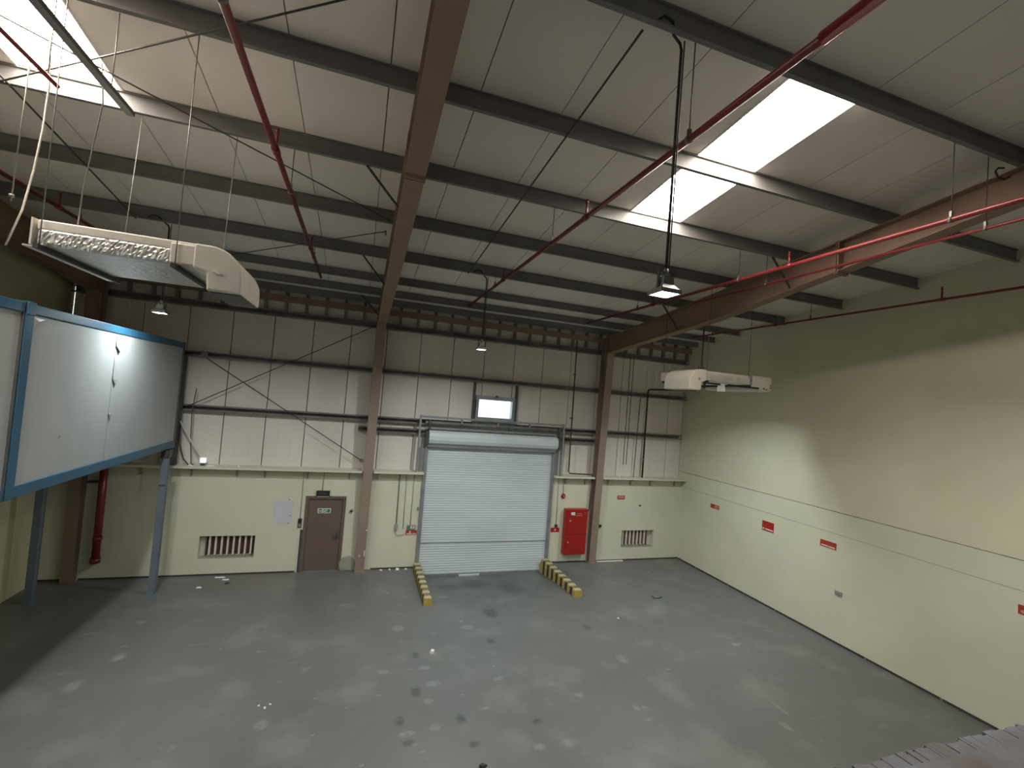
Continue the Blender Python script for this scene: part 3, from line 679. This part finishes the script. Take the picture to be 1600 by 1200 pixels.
MB().tube([(-5.9, 14.22, 0.48), (-5.9, 14.22, 0.60)], 0.11, 14).build('end_cap', 'red_pipe', rp)
MB().tube([(-5.9, 14.22, 1.05), (-5.9, 14.22, 1.13)], 0.10, 14).build('coupling', 'red_pipe', rp)
B(-6.25, -5.98, 14.24, 14.376, 2.46, 2.50).build('wall_bracket', 'rod_dark', rp)

# ================================================================== RAISED CABINS
def cabin(y0, y1, label, far_post=0.05):
    x0, x1, z0, z1 = -6.70, -4.30, 3.50, 6.16
    t = empty('site_cabin', ((x0 + x1) / 2, (y0 + y1) / 2, z0), label, 'cabin', 'raised site cabins')
    for x in (x0, x1 - 0.16):
        B(x, x + 0.16, y0, y0 + 0.16, z0, z1).build('corner_post', 'blue_frame', t, bevel=0.012)
        B(x, x + 0.15, y1 - far_post, y1, z0, z1).build('end_angle', 'dark_steel', t)
        B(x + 0.01, x + 0.15, y0 + 0.16, y1 - far_post, z0, z0 + 0.17).build('bottom_rail', 'blue_frame', t, bevel=0.012)
        B(x + 0.01, x + 0.15, y0 + 0.16, y1 - far_post, z1 - 0.15, z1 - 0.01).build('top_rail', 'blue_frame', t, bevel=0.012)
        B(x - 0.012, x + 0.172, y0, y0 + 0.16, z1 - 0.17, z1 + 0.012).build('corner_casting', 'blue_frame', t, bevel=0.01)
    for y in (y0, y1 - 0.16):
        B(x0 + 0.16, x1 - 0.16, y + 0.01, y + 0.15, z0, z0 + 0.17).build('end_rail', 'blue_frame', t); B(x0 + 0.16, x1 - 0.16, y + 0.01, y + 0.15, z1 - 0.15, z1 - 0.01).build('end_rail', 'blue_frame', t)
        B(x0 + 0.16, x1 - 0.16, y + 0.05, y + 0.10, z0 + 0.17, z1 - 0.15).build('end_panel', 'cabin_panel', t)
    ys = [y0 + 0.16, y0 + 2.48, y1 - far_post]
    for a, b in zip(ys, ys[1:]):
        B(x1 - 0.09, x1 - 0.035, a + 0.004, b - 0.004, z0 + 0.17, z1 - 0.15).build('wall_panel', 'cabin_panel', t)
    B(x0 + 0.05, x0 + 0.1, y0 + 0.16, y1 - 0.16, z0 + 0.17, z1 - 0.15).build('wall_panel', 'cabin_panel', t)
    B(x0 + 0.1, x1 - 0.1, y0 + 0.1, y1 - 0.1, z0 + 0.02, z0 + 0.06).build('floor_sheet', 'dark_steel', t)
    B(x0 + 0.1, x1 - 0.1, y0 + 0.1, y1 - 0.1, z1 - 0.05, z1 - 0.02).build('roof_sheet', 'galv', t)
    B(x1 - 0.094, x1 - 0.06, ys[1] - 0.006, ys[1] + 0.006, z0 + 0.17, z1 - 0.15).build('panel_joint', 'stain', t)
    return t, ys[1]
t, yj = cabin(7.86, 13.72, 'raised white cabin with blue frame lit by a lamp')
# peeling protective film along the panel joint
for (za, zb, w0, w1, out) in ((5.98, 5.66, 0.02, 0.16, 0.06), (5.52, 5.05, 0.02, 0.12, 0.035), (4.55, 4.40, 0.03, 0.07, 0.02)):
    X = -4.334
    MB().add([(X, yj, za), (X, yj + w0, za), (X + out, yj + w1, zb + 0.10), (X + out * 0.6, yj + w1 * 0.7, zb), (X + 0.01, yj - 0.01, zb + 0.12),
              (X + 0.004, yj, za), (X + 0.004, yj + w0, za), (X + out + 0.004, yj + w1, zb + 0.10), (X + out * 0.6 + 0.004, yj + w1 * 0.7, zb), (X + 0.014, yj - 0.01, zb + 0.12)],
             [[0, 1, 2, 3, 4], [5, 9, 8, 7, 6], [0, 5, 6, 1], [1, 6, 7, 2], [2, 7, 8, 3], [3, 8, 9, 4], [4, 9, 5, 0]]).build('peeling_film', 'film', t)
MB().disc((-4.335, 8.95, 4.25), 'x', 0.02, 0.006, 8).build('stain_spot', 'stain', t)
MB().add([(-4.332, 8.04, 5.98), (-4.332, 8.30, 5.97), (-4.32, 8.16, 5.93), (-4.32, 8.05, 5.86), (-4.328, 8.04, 5.98), (-4.328, 8.30, 5.97), (-4.316, 8.16, 5.93), (-4.316, 8.05, 5.86)],
         [[0, 1, 2, 3], [4, 7, 6, 5], [0, 4, 5, 1], [1, 5, 6, 2], [2, 6, 7, 3], [3, 7, 4, 0]]).build('peeling_film', 'film', t)
cabin(1.90, 7.84, 'nearer raised white cabin cut off by the left edge', 0.02)
for X, Y, lab in ((-4.33, 13.30, 'blue grey steel post under the far front corner of the cabin'), (-6.55, 13.10, 'blue grey steel post close to the dark left wall')):
    p = empty('cabin_post', (X, Y, 0), lab, 'post', 'cabin support posts')
    B(X - 0.07, X + 0.07, Y - 0.07, Y - 0.058, 0.012, 3.49).build('flange', 'blue_post', p)
    B(X - 0.07, X + 0.07, Y + 0.058, Y + 0.07, 0.012, 3.49).build('flange', 'blue_post', p)
    B(X - 0.008, X + 0.06, Y - 0.058, Y + 0.058, 0.012, 3.49).build('web', 'blue_post', p)
    B(X - 0.1, X + 0.1, Y - 0.1, Y + 0.1, 0, 0.012).build('base_plate', 'blue_post', p)
    B(X - 0.09, X + 0.09, Y - 0.09, Y + 0.09, 3.30, 3.49).build('cap_bracket', 'dark_steel', p)
    B(X - 0.075, X + 0.075, Y - 0.078, Y - 0.07, 2.62, 2.65).build('splice_mark', 'dark_steel', p)

# ================================================================== BACK WALL FITTINGS
def vent(x0, x1, z0, z1, xa, xb, n, label):
    v = empty('wall_vent', ((x0 + x1) / 2, YB + 0.1, z0), label, 'vent', 'slatted wall vents')
    B(x0, x1, YB + 0.19, YB + 0.20, z0, z1).build('back_plate', 'wall_cream', v)
    B(xa, xb, YB + 0.165, YB + 0.188, z0 + 0.06, z1 - 0.01).build('dark_mesh', 'vent_dark', v)
    s0 = None
    for k in range(n):
        x = xa + (xb - xa) * (k + 0.5) / n
        if s0 is None: s0 = B(x - 0.021, x + 0.021, YB + 0.08, YB + 0.16, z0 + 0.07, z1 - 0.01).build('slat', 'slat_white', v); s0x = x
        else: share(s0, v, (x - s0x, 0, 0))
    B(x0, x1, YB + 0.0, YB + 0.19, z0, z0 + 0.02).build('sill', 'stain', v)
    B(xa - 0.03, xa, YB + 0.09, YB + 0.165, z0 + 0.05, z1).build('side_frame', 'door_brown', v)
    B(xb, xb + 0.03, YB + 0.09, YB + 0.165, z0 + 0.05, z1).build('side_frame', 'door_brown', v)
vent(-3.74, -2.40, 0.45, 1.05, -3.58, -2.43, 8, 'slatted wall vent left of the brown door')
vent(9.28, 10.60, 0.45, 1.05, 9.31, 10.36, 7, 'slatted wall vent right of the red fire cabinet')
es = empty('exit_light', (-0.75, YB - 0.02, 2.16), 'black exit light box over the brown door', 'exit sign')
B(-0.93, -0.57, YB - 0.06, YB, 2.165, 2.32).build('light_box', 'black', es)
MB().disc((-0.84, YB - 0.06, 2.24), 'y', 0.025, -0.002, 8).box(-0.80, -0.64, YB - 0.062, YB - 0.06, 2.27, 2.275).box(-0.80, -0.64, YB - 0.062, YB - 0.06, 2.22, 2.25).build('faded_symbol', 'dark_steel', es)
B(-0.91, -0.59, YB - 0.05, YB - 0.02, 2.145, 2.165).build('lower_lip', 'wall_cream', es)
MB().tube([(-0.78, YB - 0.015, 2.32), (-0.77, YB - 0.015, LZ - 0.05)], 0.01, 6).build('supply_conduit', 'conduit_grey', es)
kp = empty('access_reader', (-1.30, YB - 0.02, 1.27), 'small black access reader left of the brown door', 'reader')
B(-1.35, -1.25, YB - 0.03, YB, 1.26, 1.52).build('reader_body', 'black', kp, bevel=0.01)
B(-1.335, -1.265, YB - 0.034, YB - 0.03, 1.29, 1.38).build('key_pad', 'galv', kp)
MB().tube([(-1.30, YB - 0.012, 1.52), (-1.31, YB - 0.012, LZ - 0.05)], 0.009, 6).build('supply_conduit', 'conduit_grey', kp)
ps = empty('notice_sheet', (-1.75, YB - 0.01, 1.36), 'faded white paper notice on the cream wall by the door', 'notice')
B(-2.0, -1.52, YB - 0.006, YB, 1.36, 2.02).build('sheet', 'paper', ps)
for x, z in ((-1.63, 2.05), (-1.60, 1.38), (-1.56, 1.6)): MB().disc((x, YB - 0.006, z), 'y', 0.014, -0.006, 8).build('fixing_stub', 'dark_steel', ps)
tag(MB().disc((0.04, YB, 1.70), 'y', 0.055, -0.004, 14).disc((0.08, YB, 1.74), 'y', 0.05, -0.004, 12).build('wall_scar', 'stain'), 'small grey filler scar right of the brown door', 'patch')
arcp = [(0.07 + 0.215 * math.cos(math.radians(a)), 0.19 + 0.235 * math.sin(math.radians(a))) for a in range(-52, 233, 15)]
tag(MB().prism(arcp, 'y', YB - 0.03, YB - 0.013).build('round_board', 'stain'), 'round grey board leaning against the wall between door and column', 'board')
def sign(x0, x1, z0, z1, label, m, bars, wall='back', border=0.012, barm='sign_white'):
    """flat sign board with a pale border and white print"""
    def bx(a, b, d0, d1, c, e):
        return B(a, b, YB - d1, YB - d0, c, e) if wall == 'back' else B(XR - d1, XR - d0, a, b, c, e)
    s = empty('safety_sign', ((x0 + x1) / 2, YB - 0.005, z0) if wall == 'back' else (XR - 0.005, (x0 + x1) / 2, z0), label, 'sign', 'red safety signs')
    bx(x0 - border, x1 + border, 0, 0.006, z0 - border, z1 + border).build('sign_border', 'sign_white', s)
    bx(x0, x1, 0.006, 0.009, z0, z1).build('sign_face', m, s)
    for (a, b, c, e) in bars:
        bx(x0 + (x1 - x0) * a, x0 + (x1 - x0) * b, 0.009, 0.011, z0 + (z1 - z0) * c, z0 + (z1 - z0) * e).build('print', barm, s)
    return s
sign(1.69, 2.03, 1.01, 1.15, 'small orange red sign left of the roller shutter', 'sign_orange', [(0.33, 0.43, 0.45, 0.85), (0.08, 0.55, 0.15, 0.32), (0.62, 0.92, 0.15, 0.32)])
sign(6.50, 6.82, 1.03, 1.18, 'small red sign under the call point beside the shutter', 'sign_red', [(0.44, 0.58, 0.3, 0.72)])
sign(8.98, 9.29, 2.155, 2.29, 'red sign with pale print above the right wall vent', 'sign_red', [(0.10, 0.90, 0.25, 0.80)], barm='sign_pink')
# the right wall: 'x' runs along Y
sign(12.46, 12.86, 2.26, 2.40, 'orange red sign on the right wall nearest the back corner', 'sign_orange', [(0.08, 0.55, 0.15, 0.32), (0.08, 0.50, 0.5, 0.8)], 'right', barm='sign_pink')
sign(10.32, 10.73, 2.13, 2.41, 'taller dark red sign on the right wall, second from the corner', 'sign_red', [(0.06, 0.72, 0.13, 0.25), (0.80, 0.94, 0.13, 0.27)], 'right')
sign(8.48, 8.91, 2.25, 2.42, 'wide orange red sign on the right wall, third from the corner', 'sign_orange', [(0.08, 0.46, 0.14, 0.30), (0.50, 0.92, 0.16, 0.32)], 'right')
sign(4.70, 5.11, 2.24, 2.41, 'red sign on the right wall cut by the photo edge', 'sign_orange', [(0.10, 0.90, 0.2, 0.5)], 'right', barm='sign_pink')
sk = empty('wall_socket', (XR - 0.01, 8.36, 1.17), 'small grey socket box low on the right wall', 'socket')
B(XR - 0.03, XR, 8.27, 8.45, 1.18, 1.29).build('socket_box', 'conduit_grey', sk, bevel=0.008)
B(XR - 0.034, XR - 0.03, 8.30, 8.35, 1.20, 1.26).box(XR - 0.034, XR - 0.03, 8.37, 8.42, 1.20, 1.26).build('socket_face', 'galv', sk)
sw = empty('switch_box', (1.84, YB - 0.03, 1.19), 'grey switch panel above the orange sign beside the shutter', 'switch')
B(1.71, 1.97, YB - 0.05, YB, 1.18, 1.31).build('switch_case', 'galv', sw, bevel=0.006)
for x in (1.745, 1.82, 1.895): B(x, x + 0.05, YB - 0.056, YB - 0.05, 1.21, 1.28).build('button', ('green_sign', 'sign_white', 'sign_white')[int((x - 1.7) / 0.075) % 3], sw)
MB().tube([(1.81, YB - 0.015, 1.31), (1.81, YB - 0.015, LZ - 0.05)], 0.011, 6).build('supply_conduit', 'conduit_grey', sw)
iso = empty('isolator', (1.39, YB - 0.02, 1.1), 'small grey isolator with looping cable left of the switch panel', 'switch')
B(1.35, 1.43, YB - 0.07, YB - 0.022, 1.16, 1.36).build('isolator_case', 'conduit_grey', iso, bevel=0.006)
MB().tube([(1.39, YB - 0.036, 1.36), (1.37, YB - 0.036, LZ - 0.055)], 0.012, 6).build('supply_conduit', 'dark_steel', iso)
MB().tube([(1.37, YB - 0.036, 1.16), (1.39, YB - 0.036, 1.06), (1.46, YB - 0.036, 1.01), (1.56, YB - 0.036, 1.02), (1.66, YB - 0.036, 1.06)], 0.008, 6).build('loop_cable', 'conduit_grey', iso)
rod('wall_conduit', [(1.60, YB - 0.012, 1.2), (1.58, YB - 0.012, LZ - 0.05)], 0.011, 'conduit_grey', 'thin grey conduit between the isolator and the switch panel', 'conduit', 'thin wall conduits')
tag(MB().disc((2.0, YB, 1.78), 'y', 0.03, -0.03, 8).box(1.98, 2.02, YB - 0.02, YB, 1.78, 1.86).build('pull_switch', 'galv'), 'small grey pull switch at the left shutter jamb', 'switch')
fbell = empty('fire_bell', (6.87, YB - 0.05, 2.16), 'round red fire bell above the red cabinet', 'bell')
MB().disc((6.87, YB, 2.25), 'y', 0.06, -0.03, 14).disc((6.87, YB - 0.03, 2.25), 'y', 0.085, -0.045, 18, r2=0.05).build('gong', 'red_cabinet', fbell)
MB().disc((6.88, YB - 0.075, 2.25), 'y', 0.028, -0.012, 12).build('hub', 'sign_pink', fbell)
MB().tube([(6.86, YB - 0.012, 2.31), (6.84, YB - 0.012, LZ - 0.05)], 0.012, 6).build('supply_conduit', 'conduit_grey', fbell)
cp = empty('call_point', (6.68, YB - 0.02, 1.2), 'small dark call point above the plain red sign', 'call point')
B(6.63, 6.73, YB - 0.05, YB, 1.20, 1.29).build('call_box', 'litter_dark', cp, bevel=0.006); B(6.65, 6.71, YB - 0.054, YB - 0.05, 1.22, 1.26).build('call_glass', 'sign_red', cp)
MB().tube([(6.68, YB - 0.012, 1.29), (6.66, YB - 0.012, LZ - 0.05)], 0.009, 6).build('supply_conduit', 'conduit_grey', cp)
# hose cabinet
fc = empty('fire_cabinet', (7.33, 14.3, 0.33), 'tall red fire hose cabinet on the wall beside the right column', 'cabinet')
CX0, CX1, CZ0, CZ1, CY = 6.93, 7.74, 0.33, 1.85, 14.17
B(CX0, CX1, CY, YB - 0.022, CZ0, CZ1).build('cabinet_body', 'red_cabinet', fc, bevel=0.008)
dr = B(CX0 + 0.02, CX1 - 0.02, CY - 0.016, CY, 1.02, CZ1 - 0.02).build('door', 'red_cabinet', fc)
MB().disc((CX0 + 0.16, CY - 0.016, 1.47), 'y', 0.032, -0.012, 12).build('lock', 'sign_pink', dr)
B(CX0 + 0.18, CX0 + 0.32, CY - 0.019, CY - 0.016, 1.66, 1.76).build('label_plate', 'litter_white', dr)
B(CX0 + 0.38, CX0 + 0.58, CY - 0.0175, CY - 0.016, 1.70, 1.712).box(CX0 + 0.32, CX0 + 0.60, CY - 0.0175, CY - 0.016, 1.64, 1.655).build('print', 'sign_pink', dr)
MB().disc((CX1 - 0.12, CY - 0.016, 1.74), 'y', 0.015, -0.006, 8).build('rivet', 'sign_pink', dr)
dr = B(CX0 + 0.02, CX1 - 0.02, CY - 0.016, CY, CZ0 + 0.02, 1.0).build('door', 'red_cabinet', fc)
MB().disc((CX0 + 0.13, CY - 0.016, 0.75), 'y', 0.032, -0.012, 12).build('lock', 'sign_pink', dr)
B(CX0 + 0.22, CX0 + 0.60, CY - 0.0175, CY - 0.016, 0.955, 0.967).build('print', 'sign_orange', dr)
tag(MB().box(8.32, 8.41, YB - 0.05, YB, 1.18, 1.27).build('black_socket', 'black', bevel=0.006), 'small black box on the wall just right of the right column', 'box')
tag(MB().disc((9.94, YB, 1.94), 'y', 0.035, -0.03, 10).build('wall_plug', 'dark_steel'), 'small dark plug in the wall above the right vent', 'plug')

# ledge clutter
bl = empty('bulkhead_light', (-3.82, 14.35, LZ), 'small glowing white box light lying on the left ledge', 'light')
B(-3.90, -3.76, 14.32, 14.42, LZ + 0.07, LZ + 0.21).build('diffuser', 'bulkhead_glow', bl, bevel=0.02)
B(-3.88, -3.78, 14.33, 14.42, LZ, LZ + 0.07).build('base', 'dark_steel', bl)
rod('leaning_batten', [(-4.42, 14.27, 4.12), (-3.9, 14.27, 3.20)], 0.022, 'duct_white', 'thin pale batten leaning towards the glowing box on the ledge', 'batten', n=4)
rod('hanging_cable', [(-4.15, 14.36, 5.0), (-4.20, 14.36, 4.4), (-4.17, 14.36, 3.7), (-4.10, 14.36, 3.0), (-4.05, 14.36, LZ + 0.012)], 0.012, 'dark_steel', 'dark cable hanging down to the left end of the ledge', 'cable', 'ledge cables')
rod('hanging_cable', [(-4.42, 14.34, 4.0), (-4.40, 14.34, 3.5), (-4.28, 14.34, 3.12), (-4.15, 14.33, LZ + 0.01)], 0.016, 'dark_steel', 'dark cable curving out from behind the cabin corner to the ledge', 'cable', 'ledge cables')
rod('hanging_cable', [(-4.52, 14.10, 4.2), (-4.56, 14.10, 3.4), (-4.62, 14.10, 2.5)], 0.010, 'duct_white', 'pale cable dropping past the ledge beside the cabin corner', 'cable', 'ledge cables')
lit = [(-4.08, 14.22, 0.14, 0.05), (-3.62, 14.28, 0.22, 0.05), (-2.97, 14.36, 0.10, 0.06), (8.98, 14.35, 0.08, 0.08)]
ll = ['white scrap on the ledge left of the glowing box', 'long white scrap on the ledge right of the glowing box', 'white scrap alone on the ledge left of the door', 'white scrap on the ledge right of the right column']
def scrap(x, y, z, w, h, m, label, cat='litter', group='floor litter', t=0.012):
    n = 7; pts = []
    a0 = random.uniform(0, 3)
    for k in range(n):
        a = 2 * math.pi * k / n
        rr_ = random.uniform(0.7, 1.0)
        px, py = w / 2 * rr_ * math.cos(a), h / 2 * rr_ * math.sin(a)
        pts.append((x + px, y + py))
    mb = MB(); vs = [(p[0], p[1], z) for p in pts] + [(p[0] * 0.85 + x * 0.15, p[1] * 0.85 + y * 0.15, z + t * random.uniform(0.4, 1.3)) for p in pts] + [(x, y, z + t * 1.2)]
    fs = [list(range(n))[::-1]] + [[k, (k + 1) % n, (k + 1) % n + n, k + n] for k in range(n)] + [[k + n, (k + 1) % n + n, 2 * n] for k in range(n)]
    return tag(mb.add(vs, fs).build('litter_scrap', m), label, cat, group)
for (x, y, w, h), l in zip(lit, ll): scrap(x, y, LZ, w, h, 'litter_white', l, group='ledge litter', t=0.03)

# post at the far end of the cabin, chipped paint, cable loop
wp = empty('wall_post', (-4.53, 14.33, LZ), 'dark grey steel post between the cabin end and the cladding', 'post')
B(-4.62, -4.44, 14.26, 14.275, LZ, 5.85).build('front_flange', 'girt_grey', wp)
B(-4.62, -4.44, 14.395, 14.41, LZ, 5.85).build('back_flange', 'girt_grey', wp)
B(-4.536, -4.524, 14.275, 14.395, LZ, 5.85).build('web', 'girt_grey', wp)
mc = bpy.data.objects['steel_column.001']
for (x, z, w, h) in ((0.54, 1.23, 0.03, 0.05), (0.53, 0.55, 0.025, 0.16), (0.40, 0.48, 0.02, 0.05)):
    yf = 14.206 - 0.26 * z / 7.28
    B(x - w / 2, x + w / 2, yf - 0.004, yf + 0.004, z - h / 2, z + h / 2).build('paint_chip', 'litter_white', mc)
rod('cable_loop', [(7.93, 3.72, 8.86), (7.82, 3.72, 8.80), (7.68, 3.72, 8.80), (7.62, 3.72, 8.86), (7.68, 3.72, 8.92), (7.76, 3.70, 8.93)], 0.012, 'black', 'black cable loop hanging at the top of the right rafter', 'cable', n=8)

# ================================================================== FLOOR OBJECTS
def kerb(x0, x1, y0, y1, label, n=15):
    k = empty('wheel_kerb', ((x0 + x1) / 2, (y0 + y1) / 2, 0), label, 'kerb', 'striped kerbs at the shutter')
    yb = None
    dy = (y1 - y0) / n; H = 0.19; c = 0.025
    for i in range(n):
        a, b = y0 + i * dy, y0 + (i + 1) * dy
        yel = i % 2 == 0
        rmp = -0.29 * max(0.0, (b - 11.78) / 2.56); zl, zr_ = (0.0, rmp) if x0 < 4 else (rmp, 0.0)
        zl = zr_ = min(zl, zr_)
        hh = H if yel else H - 0.006; xx0, xx1 = (x0, x1) if yel else (x0 + 0.004, x1 - 0.004)
        MB().prism([(xx0, zl), (xx1, zr_), (xx1, hh - c), (xx1 - c, hh), (xx0 + c, hh), (xx0, hh - c)], 'y', a, b).build('yellow_block' if yel else 'black_block', 'yellow' if yel else 'stripe_black', k)
        B(x0 + c, x1 - c, a + 0.004, b - 0.004, hh, hh + 0.003).build('worn_top', 'yellow_top' if yel else 'black_worn', k)
kerb(1.99, 2.20, 11.78, 14.28, 'striped kerb at the left side of the shutter')
kerb(6.19, 6.43, 11.74, 14.28, 'striped kerb at the right side of the shutter')
bits = [((1.89, 9.65), 0.13, 0.10, 'litter_white', 'bright white scrap in the middle of the floor', 0.05),
        ((-1.13, 8.57), 0.045, 0.04, 'litter_white', 'leftmost of three tiny white crumbs on the open floor', 0.02),
        ((-1.03, 8.49), 0.05, 0.04, 'litter_white', 'nearest of three tiny white crumbs on the open floor', 0.02),
        ((-0.96, 8.57), 0.045, 0.04, 'litter_white', 'rightmost of three tiny white crumbs on the open floor', 0.02),
        ((-3.11, 14.20), 0.32, 0.06, 'litter_white', 'white strip of litter at the wall under the left vent', 0.02),
        ((-2.95, 14.03), 0.22, 0.06, 'litter_white', 'white strip of litter just before the left vent wall', 0.02),
        ((-3.43, 13.58), 0.20, 0.07, 'litter_white', 'white strip of litter on the floor in front of the left vent', 0.02),
        ((-2.84, 13.77), 0.16, 0.10, 'litter_dark', 'small dark lump on the floor in front of the left vent', 0.03),
        ((6.79, 10.43), 0.06, 0.05, 'litter_white', 'tiny white crumb in front of the right kerb', 0.02),
        ((1.05, 14.28), 0.12, 0.07, 'litter_white', 'white crumb at the wall right of the middle column', 0.03),
        ((1.30, 14.30), 0.07, 0.05, 'litter_white', 'tiny white crumb at the wall, second right of the middle column', 0.03),
        ((1.53, 14.28), 0.16, 0.09, 'litter_white', 'largest white crumb at the wall left of the shutter', 0.05),
        ((1.78, 14.30), 0.12, 0.06, 'litter_white', 'white crumb at the wall nearest the left kerb', 0.03),
        ((2.18, 6.56), 0.14, 0.08, 'litter_dark', 'dark scrap at the bottom edge of the photo', 0.03)]
for (p, w, h_, m_, l, t_) in bits: scrap(p[0], p[1], 0.0, w, h_, m_, l, t=t_)
tag(MB().tube([(8.52, 11.46, 0.05), (8.55, 11.38, 0.012), (8.64, 11.34, 0.010), (8.76, 11.36, 0.010), (8.84, 11.42, 0.012)], 0.014, 6).build('curled_strip', 'litter_dark'), 'curled dark strip of litter right of the right kerb', 'litter', 'floor litter')
tag(B(8.30, 9.35, 14.30, 14.385, 0, 0.015).build('floor_batten', 'litter_white'), 'thin white batten on the floor right of the right column', 'batten')
